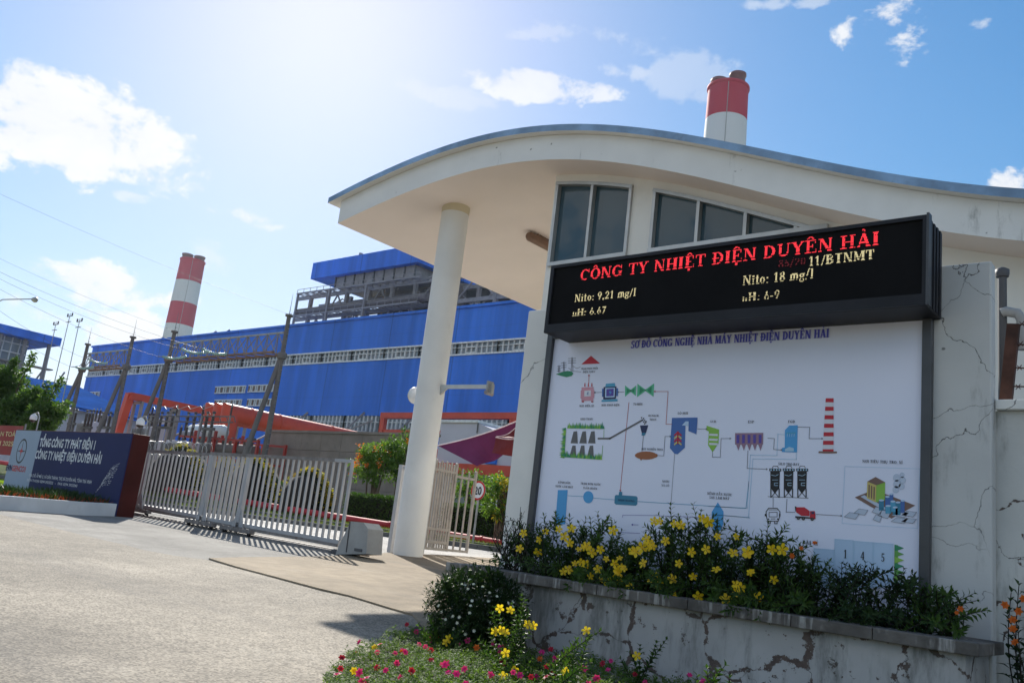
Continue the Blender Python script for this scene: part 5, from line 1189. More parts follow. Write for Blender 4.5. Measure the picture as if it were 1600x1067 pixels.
for (l, r_, t, b) in ((338, 384, 604, 614), (390, 428, 602, 612), (337, 378, 625, 634), (388, 426, 624, 634), (130, 156, 613, 621), (128, 151, 628, 636)):
    a = on(l, (t + b) / 2, y=BY); c = on(r_, (t + b) / 2, y=BY); zt0 = on((l + r_) / 2, t, y=BY).z; zb0 = on((l + r_) / 2, b, y=BY).z
    m = MB(); m.box((a.x, BY - .15, zb0), (c.x, BY - .02, zt0), 'glass_band'); nn = 14
    for k in range(nn + 1): xx = a.x + (c.x - a.x) * k / nn; m.box((xx - .12, BY - .3, zb0), (xx + .12, BY - .151, zt0), 'white_plain' if k % 3 else 'rust_steel')
    for z in (zb0, zt0): m.box((a.x - .2, BY - .32, z - .12), (c.x + .2, BY - .149, z + .12), 'white_plain')
    m.build('window', MBL)
m = MB(); m.box((-158, BY - 4, za_ - 1.2), (-117, BY - .01, za_ - .4), 'steel')
for x in (-151, -133, -118):
    m.beam((x, BY - 3.6, za_ - .4), (x + 1, BY - .1, zb_ + .6), .35, .35, 'steel'); m.beam((x + 4, BY - .3, zb_ - 1), (x + .5, BY - 3.6, za_ - .4), .3, .3, 'steel')
m.build('canopy', MBL)
m = MB()
for x in (-224, -198, -192): m.tube([(x, BY + 3, zt_), (x, BY + 3, zt_ + 1.6), (x + .8, BY + 3, zt_ + 1.9)], .25, 'steel', 8)
m.build('roof_vent', MBL)
a = on(688, 645, y=100); b = on(807, 644, y=100); b2 = on(807, 668, y=100)
ep = thing('orange_portal', ((a.x + b.x) / 2, 100, .4), 'orange framed portal in front of the blue power house, right of the column', 'portal frame')
m = MB(); m.box((a.x - 14, 99.5, a.z - 1.0), (b.x + .6, 100.5, a.z), 'duct_orange'); m.build('beam', ep)
m = MB(); m.box((b.x - .9, 99.6, .4), (b.x + .5, 100.4, a.z - 1.0), 'duct_orange'); m.build('post', ep); m = MB(); m.box((a.x - 14, 99.6, .4), (a.x - 13, 100.4, a.z - 1.0), 'duct_orange'); m.build('post', ep)
m = MB(); m.box((a.x - 12.9, 99.7, 15.6), (b.x - 1, 100.3, 16.4), 'duct_orange'); m.build('lower_beam', ep)
# small white building below
a = on(690, 660, y=60); c = on(771, 664, y=60); d = on(812, 700, y=60)
wb = thing('annex_building', ((a.x + c.x) / 2, 62, .4), 'low pale annex with orange trim behind the purple parasol', 'building')
m = MB(); m.box((a.x, 60, .3), (a.x + (c.x - a.x) * .72, 70, a.z), 'pale_panel'); m.mesh([(a.x + (c.x - a.x) * .72, 60.01, .3), (-47, 60.01, .3), (-47, 60.01, 8.2), (a.x + (c.x - a.x) * .72, 60.01, a.z), (a.x + (c.x - a.x) * .72, 70, .3), (-47, 70, .3), (-47, 70, 8.2), (a.x + (c.x - a.x) * .72, 70, a.z)], [(0, 1, 2, 3), (7, 6, 5, 4), (3, 2, 6, 7), (1, 5, 6, 2)], 'pale_panel'); m.build('wall', wb)
m = MB(); m.box((a.x - .15, 59.8, a.z), (a.x + (c.x - a.x) * .72 + .1, 70.1, a.z + .25), 'white_plain'); m.build('roof_edge', wb)
e = on(770, 735, y=60); m = MB(); m.box((a.x - .2, 59.5, e.z - .5), (-47, 59.79, e.z + .45), 'duct_orange'); m.build('trim', wb)
m = MB(); m.box((-53.8, 59.7, e.z + 1.2), (-52.6, 59.98, 7.2), 'blue_clad'); m.box((-57.6, 59.7, 1.0), (-55.4, 59.98, e.z - .8), 'glass_band'); m.build('window', wb)
g = on(654, 0, y=60).x; m = MB(); f = on(740, 668, y=59.9); m.tube([(f.x + .5, 59.9, f.z - .5), (f.x + .5, 59.9, f.z + .7)], .06, 'steel_dark', 6); m.build('downpipe', wb)
# boiler house
BHY = 130.0
bx0 = on(487, 425, y=BHY).x; bx1 = on(655, 396, y=BHY).x; zt1 = on(560, 398.5, y=BHY).z; zb1 = on(560, 424, y=BHY).z
BH = thing('boiler_house', ((bx0 + bx1) / 2, BHY + 15, .4), 'tall open steel boiler house with a blue roof box above the power house', 'building')
m = MB(); m.box((bx0, BHY, zb1), (bx1, BHY + 32, zt1), 'blue_clad_roof'); m.build('roof', BH)
m = MB(); m.box((bx0 + 9, BHY + 1.5, zb1 - 2.7), (bx1 - 2, BHY + 30, zb1 - .01), 'steel'); 
for k in range(9): x = bx0 + 9 + (bx1 - bx0 - 11) * k / 8; m.box((x - .15, BHY + 1.2, zb1 - 2.7), (x + .15, BHY + 1.499, zb1 - .05), 'steel_dark')
m.build('panel_band', BH)
m = MB(); m.box((bx0 + 12, BHY + 14, 36), (bx1 + 36, BHY + 28, zb1 - 2.8), 'dark_inside'); m.build('boiler_core', BH)
zl = [44, 50.0, 55.8, zb1 - 2.8]; cols = [bx0 - .6, bx0 + 6.5, bx0 + 14, bx0 + 22.5, bx0 + 31, bx1 - 1.5, bx1 + 12, bx1 + 24, bx1 + 36]
for yy in (BHY + 1.8, BHY + 9):
    for i, x in enumerate(cols):
        if i == 0 and yy > BHY + 5: continue
        m = MB(); top = zl[3] if 1 <= i <= 5 else (56 if i == 0 else 58); m.box((x - .42, yy - .42, 36), (x + .42, yy + .42, top), 'steel'); m.build('column', BH)
    for j, z in enumerate(zl[:3]):
        m = MB(); m.box((cols[0] - 6 * (j > 0), yy - .3, z - .45), (cols[-1], yy + .3, z + .45), 'steel'); m.build('beam', BH)
    for i in range(len(cols) - 1):
        for j in range(3):
            if (i + j) % 2 == 0 or i > 4:
                m = MB(); a_, b_ = (cols[i], cols[i + 1]) if (i + j) % 3 else (cols[i + 1], cols[i]); m.beam((a_, yy, zl[j]), ((a_ + b_) / 2, yy, zl[j + 1] - .3), .3, .3, 'steel'); m.beam((b_, yy, zl[j]), ((a_ + b_) / 2, yy, zl[j + 1] - .3), .3, .3, 'steel'); m.build('brace', BH)
m = MB(); e0, e1 = bx0 - 1.5, bx1 + 4
for z in (55.6, 49.6):
    for yy in (BHY - 2.2, BHY + .4): m.beam((e0, yy, z), (e1, yy, z), .3, .36, 'steel')
    for k in range(18):
        x = e0 + (e1 - e0) * k / 17; m.beam((x, BHY - 2.2, z), (x, BHY + .4, z), .2, .2, 'steel'); m.beam((x, BHY - 2.2, z), (x, BHY - 2.2, z + 1.1), .1, .1, 'steel')
        if k < 17: m.beam((x, BHY - 2.2, z), (x + (e1 - e0) / 17, BHY + .4, z), .16, .16, 'steel')
    m.beam((e0, BHY - 2.2, z + 1.1), (e1, BHY - 2.2, z + 1.1), .1, .1, 'steel')
m.build('gallery', BH)
for x in (bx0 - 1, bx0 + 12, bx0 + 26):
    m = MB(); m.box((x - .25, BHY - 2.4, 38), (x + .25, BHY - 1.9, 55.4), 'steel'); m.build('column', BH)
m = MB(); m.tube([(bx0 - 1.5, BHY - .8, 50.9), (bx0 + 20, BHY - .8, 50.9), (bx1 - 1, BHY - .8, 50.9), (bx1 + 6, BHY - .8, 51)], 1.0, 'concrete_pole', 14); m.build('duct', BH)
m = MB()
r = random.Random(9)
for k in range(60):
    x = r.uniform(bx0 + 2, bx1 + 34); z = r.uniform(39, zb1 - 5); L = r.uniform(2, 9); yy = BHY + r.uniform(3, 13)
    if r.random() < .5: m.tube([(x, yy, z), (x + L, yy, z)], r.uniform(.12, .4), r.choice(('steel', 'concrete_pole', 'rust_steel')), 8)
    else: m.tube([(x, yy, z), (x, yy, min(z + L * .7, zb1 - 4))], r.uniform(.12, .35), r.choice(('steel', 'concrete_pole', 'rust_steel')), 8)
m.build('pipework', BH)
m = MB(); m.box((bx1 + 1, BHY + 4, 38), (bx1 + 7, BHY + 10, zb1 - 4), 'concrete_pole'); m.build('stair_tower', BH)
m = MB(); q = on(565, 391, y=BHY + 3); m.tube([(q.x, BHY + 3, zt1), (q.x, BHY + 3, zt1 + 1.8)], .5, 'steel', 10); m.build('vent', BH)
# boiler house at the left edge
lx = -230.0
c1 = on(97, 529.4, x=lx); c0_ = on(0, 504.5, x=lx); c2 = on(97, 541.5, x=lx)
LB = thing('boiler_house', (lx - 15, (c1.y + c0_.y) / 2, .4), 'blue roofed steel boiler house at the left edge behind the tree', 'building')
zr, zr0 = (c1.z + c0_.z) / 2, c2.z
m = MB(); m.box((lx - 40, c0_.y - 30, zr0), (lx, c1.y, zr), 'blue_clad_roof'); m.build('roof', LB)
m = MB(); m.box((lx - 36, c0_.y - 28, zr0 - 11), (lx - 4, c1.y - 6, zr0 - .01), 'glass_band')
for k in range(18): yy = c0_.y - 26 + (c1.y - c0_.y + 18) * k / 17; m.box((lx - 4, yy - .12, zr0 - 11), (lx - 3.6, yy + .12, zr0 - .05), 'white_plain')
for k in range(5): m.box((lx - 3.99, c0_.y - 28, zr0 - 1.5 - k * 2.3), (lx - 3.55, c1.y - 6, zr0 - 1.25 - k * 2.3), 'white_plain')
m.build('glazed_band', LB)
m = MB(); m.box((lx - 30, c0_.y - 26, 2), (lx - 6, c1.y - 9, zr0 - 11.1), 'blue_clad'); m.build('wall', LB)
for k in range(5):
    yy = c0_.y - 10 + (c1.y - c0_.y + 8) * k / 4; m = MB(); m.box((lx - 2, yy - .35, .4), (lx - 1.3, yy + .35, zr0 - .01), 'steel'); m.build('column', LB)
for k in range(4):
    z = zr0 - 6 - k * 6; m = MB(); m.box((lx - 4, c0_.y - 24, z - .3), (lx - 1, c1.y - (2 if k % 2 else 0), z), 'steel'); m.build('gallery', LB)
for k in range(6):
    yy = c0_.y - 12 + k * 5; m = MB(); m.beam((lx - 1.6, yy, zr0 - 18), (lx - 1.6, yy + 5, zr0 - 6), .35, .35, 'steel'); m.build('brace', LB)
# low blue shed roof beside it
a = on(60, 592, y=75); b = on(118, 640, y=75); sh = thing('shed', ((a.x + b.x) / 2, 75, .4), 'low shed with a blue sloping roof behind the tree at the left', 'building')
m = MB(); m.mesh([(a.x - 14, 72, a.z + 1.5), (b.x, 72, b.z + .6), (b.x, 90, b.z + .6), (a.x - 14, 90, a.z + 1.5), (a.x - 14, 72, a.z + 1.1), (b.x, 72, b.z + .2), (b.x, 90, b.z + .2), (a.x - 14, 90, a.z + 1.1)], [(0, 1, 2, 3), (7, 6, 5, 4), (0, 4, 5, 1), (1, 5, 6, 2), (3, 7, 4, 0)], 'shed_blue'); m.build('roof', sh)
m = MB(); m.box((a.x - 13, 73, .3), (b.x - 2, 89, b.z + .15), 'pale_panel'); m.build('wall', sh)
# chimneys
def chimney(cx, cy, zt, r_, bands, label, flues, flr, flh):
    t = thing('chimney', (cx, cy, 0), label, 'chimney', 'red and white striped power plant chimneys'); z = zt; i = 0
    taper = lambda z: r_ * (1 + (zt - z) / zt * .38)
    while z > 0:
        z2 = max(0, z - bands); m = MB(); top = [(taper(z) * .985, 0)] if i == 0 else []
        m.lathe((cx, cy, 0), [(taper(z2), z2), (taper((z + z2) / 2), (z + z2) / 2), (taper(z), z)], 'chim_red' if i % 2 == 0 else 'chim_white', 40); m.build('band', t); z = z2; i += 1
    dv = Vector((-cx, -cy, 0)).normalized(); m = MB(); m.beam((cx + dv.x * r_ * 1.39, cy + dv.y * r_ * 1.39, 0), (cx + dv.x * r_ * 1.01, cy + dv.y * r_ * 1.01, zt - 1), .22, .25, 'pipe_grey'); m.build('ladder', t)
    m = MB(); m.lathe((cx, cy, 0), [(r_ * 1.0, zt - .8), (r_ * 1.06, zt - .6), (r_ * 1.06, zt + .4), (r_ * .9, zt + .45)], 'chim_red', 40); m.build('rim', t)
    for (dx, dy, k) in flues:
        m = MB(); m.lathe((cx + dx * r_, cy + dy * r_, 0), [(flr * r_, zt - 1), (flr * r_, zt + flh * k), (flr * r_ * 1.12, zt + flh * k + .2), (flr * r_ * 1.12, zt + flh * k + 1.2), (flr * r_ * .9, zt + flh * k + 1.2), (flr * r_ * .9, zt)], 'flue_steel', 24); m.build('flue', t)
    return t
yc = 330.0; a = on(284, 406, y=yc); b = on(319, 411, y=yc); zt = on(302, 408, y=yc).z; rr = Vector((a.x, a.y)).length * 35.5 / FPX / 2 * .97
zb2 = on(294, 437, y=yc).z; z3 = on(283, 509, y=yc).z
chimney((a.x + b.x) / 2, yc, zt, rr, (zt - z3) / 3, 'slender red and white chimney rising behind the left end of the blue power house', ((-.24, -.43, 1.0), (.24, .43, 1.0)), .42, 3.4)
yc = 290.0; a = on(1107, 150, y=yc); b = on(1168.5, 150, y=yc); zt = on(1138, 140, y=yc).z; rr = Vector((a.x, a.y)).length * 1.1 * 61 / FPX / 2 * .97; z3 = on(1136, 190, y=yc).z
chimney((a.x + b.x) / 2, yc, zt, rr, zt - z3, 'red and white chimney top showing above the gatehouse roof', ((-.44, -.18, .75), (.36, .24, 1.35)), .38, 4.2)
# ---------------------------------------------------------------- switchyard
GYy = 36.0
def gpx(px_, py_, dy=0): return on(px_, py_, y=GYy + dy)
def gantry(PL, PR, label):
    """PL, PR: (top, node, foot near, foot far) pixels of the two A frame posts"""
    t = thing('switchyard_gantry', tuple(gpx(*PL[1])), label, 'gantry', 'A frame gantries of the switchyard'); N = []
    for P in (PL, PR):
        top = gpx(*P[0]); nd = gpx(*P[1]); top.x = nd.x + (top.x - nd.x) * .5; nd.x = top.x
        m = MB(); m.tube([(nd.x, GYy, .3), (top.x, GYy, top.z)], [.23, .15], 'concrete_pole', 12); m.lathe((top.x, GYy, top.z - .15), [(.28, 0), (.28, .15)], 'concrete_pole', 12); pp = m.build('post', t)
        m = MB(); m.tube([(nd.x - .1, GYy, nd.z), (nd.x - .25, GYy - 2.2, .3)], [.16, .22], 'concrete_pole', 12); m.build('leg', t)
        m = MB(); m.lathe((nd.x, GYy, nd.z - .25), [(.32, 0), (.35, .15), (.35, .4), (.26, .45)], 'concrete_pole', 12); m.build('collar', t)
        m = MB()
        for k in range(36): z = 1.5 + k * .38; m.beam((nd.x + .26, GYy - .1, z), (nd.x + .48, GYy - .1, z), .03, .03, 'steel')
        m.build('climbing_step', t)
        m = MB(); m.tube([(top.x, GYy, top.z), (top.x, GYy, top.z + 1.6)], [.03, .01], 'wire', 5); m.build('lightning_rod', t)
        N.append((nd, top))
    (n0, t0), (n1, t1) = N
    zb = (n0.z + n1.z) / 2; zt = zb + 1.55; x0, x1 = n0.x + .3, n1.x - .3
    for (dy, z) in ((-.55, zb), (.55, zb), (0, zt)):
        m = MB(); m.beam((x0, GYy + dy, z), (x1, GYy + dy, z), .12, .12, 'rust_steel' if z == zb else 'pipe_grey'); m.build('chord', t)
    n = max(4, int((x1 - x0) / 1.2)); m = MB()
    for i in range(n):
        a = x0 + (x1 - x0) * i / n; b = x0 + (x1 - x0) * (i + 1) / n; c = (a + b) / 2
        for dy in (-.55, .55): m.beam((a, GYy + dy, zb), (c, GYy, zt), .06, .06, 'steel'); m.beam((c, GYy, zt), (b, GYy + dy, zb), .06, .06, 'steel')
        m.beam((a, GYy - .55, zb), (b, GYy + .55, zb), .07, .07, 'rust_steel'); m.beam((c, GYy - .55, zb), (c, GYy + .55, zb), .07, .07, 'rust_steel')
    m.build('lacing', t); return x0, x1, zb, t0, t1
gA = gantry(((138, 537), (128, 577)), ((207, 526), (199, 573)), 'left gantry of concrete A frame posts with a short steel truss')
gB = gantry(((275, 517), (262, 562)), ((450, 492), (443, 555)), 'right gantry of concrete A frame posts with a long steel truss')
INS = []
def insulator(a, b, label):
    a = Vector(a); b = Vector(b); t = thing('insulator_string', tuple(a), label, 'insulator', 'glass insulator strings on the gantries')
    n = 13; m = MB(); d = (b - a)
    pts = [a + d * (k / 40) + Vector((0, 0, -.18 * math.sin(k / 40 * math.pi))) for k in range(41)]
    rs = [(.135 if k % 3 == 1 else .12 if k % 3 == 2 else .05) for k in range(41)]; m.tube(pts, rs, 'insulator', 10); m.build('discs', t)
    m = MB(); m.tube([b, b + d.normalized() * .35], .04, 'steel', 6); m.build('clamp', t)
    INS.append((a, b + d.normalized() * .35))
for (p0, p1, lb) in (((355, 553), (316, 545), 'right insulator string on the upper right gantry truss'), ((322, 551), (284, 545), 'middle insulator string on the right gantry truss'), ((292, 557), (254, 557), 'left insulator string at the node of the right gantry'),
                     ((168, 567), (139, 561), 'upper insulator string on the left gantry'), ((147, 573), (118, 573), 'lower insulator string at the node of the left gantry')):
    a = on(*p0, y=GYy - .6); b = on(*p1, y=GYy - 2.0); insulator(a, b, lb)
# overhead conductors leaving to the upper left
def wire(a, b, sag, label, r_=.013, n=18):
    a = Vector(a); b = Vector(b); m = MB(); m.tube([a.lerp(b, k / n) - Vector((0, 0, sag * 4 * (k / n) * (1 - k / n))) for k in range(n + 1)], r_, 'wire', 5)
    tag(m.build('overhead_wire', None, a), label, 'power line', 'overhead wires over the switchyard')
ends = [on(-60, 395, y=22), on(-60, 405, y=21), on(-60, 418, y=20), on(-60, 440, y=22), on(-60, 462, y=20)]
for i, ((a, b), e) in enumerate(zip(INS, ends)): wire(b, e, .5, ['conductor from the right string of the right gantry to the upper left', 'conductor from the middle string of the right gantry to the upper left', 'conductor from the left string of the right gantry to the upper left', 'conductor from the upper string of the left gantry to the left', 'conductor from the lower string of the left gantry to the left'][i])
wire(gB[4], on(-60, 275, y=20), .3, 'thin earth wire from the tall right gantry post to the upper left', .009); wire(gB[3], on(-60, 375, y=20), .3, 'thin earth wire from the second tall gantry post to the left', .009)
# slim masts with line taps
for i, (t_, b_, lb) in enumerate((((110, 490), (82, 612), 'slim steel mast in the middle of three at the left'), ((125, 498), (104, 610), 'slim steel mast nearest the left gantry'), ((88, 503), (70, 600), 'leftmost slim steel mast beside the boiler house'))):
    a = on(*t_, y=31); b = on(*b_, y=31); x = (a.x + b.x) / 2; t = thing('mast', (x, 31, .4), lb, 'mast', 'slim masts at the left of the switchyard')
    m = MB(); m.tube([(b.x, 31, .3), (a.x, 31, a.z)], [.06, .03], 'pipe_grey', 8); m.build('pole', t); m = MB()
    for k in (.0, .5): m.beam((a.x - .5, 31, a.z - .25 - k), (a.x + .5, 31, a.z - .25 - k), .05, .05, 'steel_dark')
    for s_ in (-.45, .45): m.lathe((a.x + s_, 31, a.z - .25), [(.04, 0), (.08, .08), (.04, .12), (.08, .2), (.03, .28)], 'insul_brown', 8)
    m.build('crossarm', t)
# orange ducts and pipe bridge
def big_pipe(cx, cz, r_, y0, y1, label, drop, bands=7):
    t = thing('orange_duct', (cx, y0, cz), label, 'duct', 'big orange ducts'); m = MB(); R_ = r_ * 1.15
    n = 28; an = [6.28319 * k / n for k in range(n)]; P = [(cx + r_ * math.cos(a), r_ * math.sin(a)) for a in an]
    rings = [[(x, y0 + q, drop) for x, q in P], [(x, y0 + q, cz - q) for x, q in P], [(x, y1, cz - q) for x, q in P]]; vs = [v for rg in rings for v in rg]
    m.mesh(vs, [(i * n + k, i * n + (k + 1) % n, (i + 1) * n + (k + 1) % n, (i + 1) * n + k) for i in (0,) for k in range(n)], 'duct_orange', True)
    m.mesh(vs, [(i * n + k, i * n + (k + 1) % n, (i + 1) * n + (k + 1) % n, (i + 1) * n + k) for i in (1,) for k in range(n)], 'duct_orange', True); m.build('pipe', t)
    for k in range(bands):
        y = y0 + R_ + 1 + (y1 - y0) * (k / bands) ** 1.6; m = MB(); m.lathe((cx, y, cz), [(r_ * 1.0, 0), (r_ * 1.05, .02), (r_ * 1.05, .2), (r_ * 1.0, .22)], 'duct_orange', 24, 'y'); m.build('flange', t)
    return t
YD = 46.0
a = on(356, 630, y=YD); b = on(366, 661, y=YD); rr = (a.z - b.z) / 2 * .90; cz = (a.z + b.z) / 2
xr = on(360, 645, y=YD).x
big_pipe(xr, cz, rr, YD, 120, 'nearest and largest of the three orange ducts, its elbow facing the gate', 4.5)
big_pipe(xr - 2.0, cz + .1, rr, YD + .3, 120, 'middle one of the three bundled orange ducts', 4.5); big_pipe(xr - 3.9, cz + .15, rr, YD + .5, 120, 'leftmost one of the three bundled orange ducts', 4.5)
a = on(190, 612, y=YD); pb = thing('pipe_bridge', (a.x, YD, .4), 'long red orange pipe bridge with a sloping end on grey steel legs', 'pipe bridge')
z = on(201, 613, y=YD).z; x = on(203, 613, y=YD).x; foot = on(178, 680, y=YD)
m = MB(); m.box((x - .5, YD, z - .75), (x + .5, 112, z), 'duct_orange'); m.build('duct', pb)
m = MB(); m.beam((x - 1.6, YD - .3, 1), (x - .2, YD + .2, z - .1), .8, .8, 'duct_orange'); m.build('riser', pb)
for k in range(9):
    yy = YD + 1.2 + k * 4.5; m = MB()
    for dx in (-.8, .9): m.beam((x + dx, yy, .4), (x + dx, yy, z - .8), .3, .3, 'steel')
    m.beam((x - .9, yy, z - .95), (x + 1, yy, z - .95), .3, .3, 'steel'); m.beam((x + .9, yy, z - 4), (x + .9, yy + 4.5, z - 1), .2, .2, 'steel'); m.build('trestle', pb)
# tank, red rack, concrete wall
a = on(312, 672, y=42); b = on(351, 675, y=42); tk = thing('storage_tank', (b.x, 42, .5), 'white horizontal cylinder tank below the orange ducts', 'tank')
m = MB(); r_ = .62; m.lathe((a.x - 1.5, 42, b.z), [(.0, 0), (.4, .06), (r_, .3), (r_, b.x - a.x + 1.2), (.42, b.x - a.x + 1.44), (.0, b.x - a.x + 1.5)], 'tank_white', 24, 'x'); m.build('shell', tk)
m = MB(); m.box((a.x, 41.6, .4), (a.x + .4, 42.4, b.z - .5), 'concrete'); m.box((b.x - .8, 41.6, .4), (b.x - .4, 42.4, b.z - .5), 'concrete'); m.build('saddle', tk)
a = on(322, 683, y=39); b = on(421, 694, y=39); rk = thing('pipe_rack', ((a.x + b.x) / 2, 39, .4), 'dark red steel rack of posts and beams under the white tank', 'pipe rack')
for k in range(4):
    x = a.x + (b.x - a.x) * k / 3
    for yy in (38, 40.5): m = MB(); m.box((x - .1, yy - .1, .3), (x + .1, yy + .1, a.z + (.4 if k < 2 else -.2)), 'rack_red'); m.build('post', rk)
for z in (a.z - .1, a.z - 1.6, a.z - 3.0):
    for yy in (38, 40.5): m = MB(); m.beam((a.x - 2.5, yy, z), (b.x, yy, z - .25), .12, .16, 'rack_red'); m.build('beam', rk)
m = MB(); m.tube([(a.x + 1, 38.6, a.z - .9), (b.x - 1, 38.6, a.z - 1.0)], .45, 'concrete_pole', 14); m.tube([(a.x + 3, 39.5, a.z - .7), (b.x - 3, 39.5, a.z - .8)], .3, 'tank_white', 12); m.build('pipe', rk)
for k in range(8):
    x = a.x + .7 + k * 1.0; m = MB(); m.tube([(x, 38.4, a.z - 1.5), (x, 38.4, a.z - .3), (x + .3, 38.4, a.z - .1)], .12, ('concrete_pole', 'steel_dark')[k % 2], 8); m.build('valve_pipe', rk)
a = on(440, 674, y=41); b = on(600, 681, y=41)
cw = thing('concrete_wall', ((a.x + b.x) / 2, 41, .4), 'grey weathered concrete wall under the tapering orange duct', 'wall')
m = MB(); x0 = a.x - 2; x1 = b.x + 5; zt = (a.z + b.z) / 2; nn = 8
for k in range(nn):
    p = x0 + (x1 - x0) * k / nn; q = x0 + (x1 - x0) * (k + 1) / nn
    for j in range(5): z0 = .3 + (zt - .3) * j / 5; z1 = .3 + (zt - .3) * (j + 1) / 5; m.bbox((p + .01, 41, z0 + .012), (q - .01, 41.4, z1), 'concrete', .02)
m.build('panel', cw); m = MB(); m.box((x0 - .1, 40.9, zt), (x1 + .1, 41.5, zt + .18), 'concrete'); m.build('coping', cw)
# transformers, bushings and disconnectors
def bushing(m, x, y, z, h, r_=.11, mm='insul_brown'):
    n = 22; m.tube([(x, y, z + h * k / n) for k in range(n + 1)], [(r_ if k % 2 else r_ * .62) for k in range(n + 1)], mm, 10); m.tube([(x, y, z + h), (x, y, z + h + .22)], [.07, .05], 'pipe_grey', 8)
def breaker(px_, py_, dy, label, h=1.5, nb=3, sp=.85):
    q = on(px_, py_, y=38 + dy); y = 38 + dy; t = thing('circuit_breaker', (q.x, y, .4), label, 'switchgear', 'dark switchgear units of the switchyard')
    m = MB(); m.beam((q.x - sp * nb / 2, y, q.z), (q.x + sp * nb / 2, y, q.z), .2, .22, 'switch_grey')
    for s_ in (-1, 1): m.beam((q.x + s_ * sp * (nb - 1) / 2, y, .3), (q.x + s_ * sp * (nb - 1) / 2, y, q.z), .22, .22, 'switch_grey')
    m.build('frame', t)
    for k in range(nb):
        m = MB(); x = q.x + (k - (nb - 1) / 2) * sp; bushing(m, x, y, q.z + .1, h, .15); m.build('bushing', t)
        m = MB(); m.lathe((x, y, q.z + h + .3), [(.05, 0), (.13, .03), (.13, .16), (.08, .2)], ('switch_grey', 'steel_dark', 'steel_dark')[k % 3], 12); m.build('cap', t)
    m = MB(); m.tube([(q.x - sp * (nb - 1) / 2, y, q.z + h + .5), (q.x, y, q.z + h + .25), (q.x + sp * (nb - 1) / 2, y, q.z + h + .5)], .02, 'wire', 5); m.build('jumper', t)
breaker(112, 662, 0, 'dark switchgear unit nearest the tree above the company sign', 1.0, 2); breaker(136, 668, 1, 'switchgear unit above the middle of the company sign', 1.3, 3, .7); breaker(162, 668, -1, 'switchgear unit below the left gantry above the company sign', 1.0, 3, .8)
breaker(258, 668, 0, 'dark switchgear unit right of the company sign below the right gantry post', .9, 3, 1.0); breaker(300, 676, 1, 'switchgear unit of three dark bushings left of the red rack', 1.3, 3, 1.15); breaker(325, 670, -1, 'switchgear unit just left of the white tank', .9, 2, .9)
def transformer(px_, py_, dy, w, h, label):
    q = on(px_, py_, y=39 + dy); y = 39 + dy; t = thing('transformer', (q.x, y, .4), label, 'transformer', 'oil transformers of the switchyard')
    m = MB(); m.bbox((q.x - w / 2, y - .8, .6), (q.x + w / 2, y + .8, q.z), 'pale_panel', .05); m.build('tank', t); m = MB()
    for k in range(9): x = q.x - w / 2 + w * (k + .5) / 9; m.box((x - .05, y - 1.25, 1.0), (x + .05, y - .81, q.z - .3), 'steel')
    m.build('radiator', t)
    for k in range(3): m = MB(); bushing(m, q.x + (k - 1) * w * .3, y, q.z, h, .13); m.build('bushing', t)
    m = MB(); m.tube([(q.x - w * .4, y + .5, q.z + .7), (q.x + w * .4, y + .5, q.z + .7)], .3, 'pale_panel', 14); m.build('conservator', t)
transformer(148, 660, 3, 2.6, 1.3, 'pale transformer above the middle of the company sign'); transformer(236, 668, 3, 2.6, 1.4, 'pale transformer just right of the company sign'); transformer(288, 690, -1, 3.0, 1.2, 'pale transformer behind the far gate leaf')
m = MB(); a = on(232, 650, y=37); b = on(400, 655, y=37)
bus = thing('busbar', ((a.x + b.x) / 2, 37, .4), 'thin steel busbar lattice on posts left of the orange ducts', 'busbar')
for z in (a.z, a.z - .45): m.beam((a.x, 37, z), (b.x - 3, 37, z), .08, .1, 'switch_grey')
for k in range(14): x = a.x + (b.x - 3 - a.x) * k / 13; m.beam((x, 37, a.z), (x + .35, 37, a.z - .45), .05, .05, 'switch_grey')
m.build('lattice', bus)
for k in range(4):
    x = a.x + .5 + (b.x - 4 - a.x) * k / 3; m = MB(); m.tube([(x, 37, .3), (x, 37, a.z + .1)], .08, 'steel', 8); bushing(m, x, 37, a.z + .05, .7, .09); m.build('post', bus)
m = MB(); 
for k in range(5): m.tube([(a.x + .5 + k * 1.9, 37, a.z + .85), (a.x + 1.3 + k * 1.9, 36.8, a.z + .55), (a.x + 2.4 + k * 1.9, 37, a.z + .85)], .022, 'alu', 5)
m.build('jumper', bus)
# street lamp at the left edge
q = on(55, 467, y=20); sl_ = thing('street_lamp', (q.x - 3, 20, .4), 'street lamp with a long arm at the left edge of the photo', 'street lamp')
px0 = on(0, 470, y=20); m = MB(); m.tube([(px0.x - .3, 20, .3), (px0.x - .3, 20, px0.z - .4)], [.1, .06], 'pipe_grey', 12); m.build('pole', sl_)
m = MB(); m.tube([(px0.x - .3, 20, px0.z - .45), (px0.x - .1, 20, px0.z - .05), (px0.x + .4, 20, px0.z + .05), (q.x - .35, 20, q.z + .02)], .035, 'pipe_grey', 10); m.build('arm', sl_)
m = MB(); n_ = 14
vs = []
m.tube([(q.x - .45, 20, q.z), (q.x - .25, 20, q.z - .02), (q.x + .1, 20, q.z - .04), (q.x + .36, 20, q.z - .06)], [.06, .13, .15, .05], 'pipe_grey', 12); m.build('lamp_head', sl_)
m = MB(); m.lathe((q.x, 20, q.z - .17), [(.02, -.06), (.12, -.02), (.16, .04)], 'lamp_glass', 14); m.build('lamp_cover', sl_)

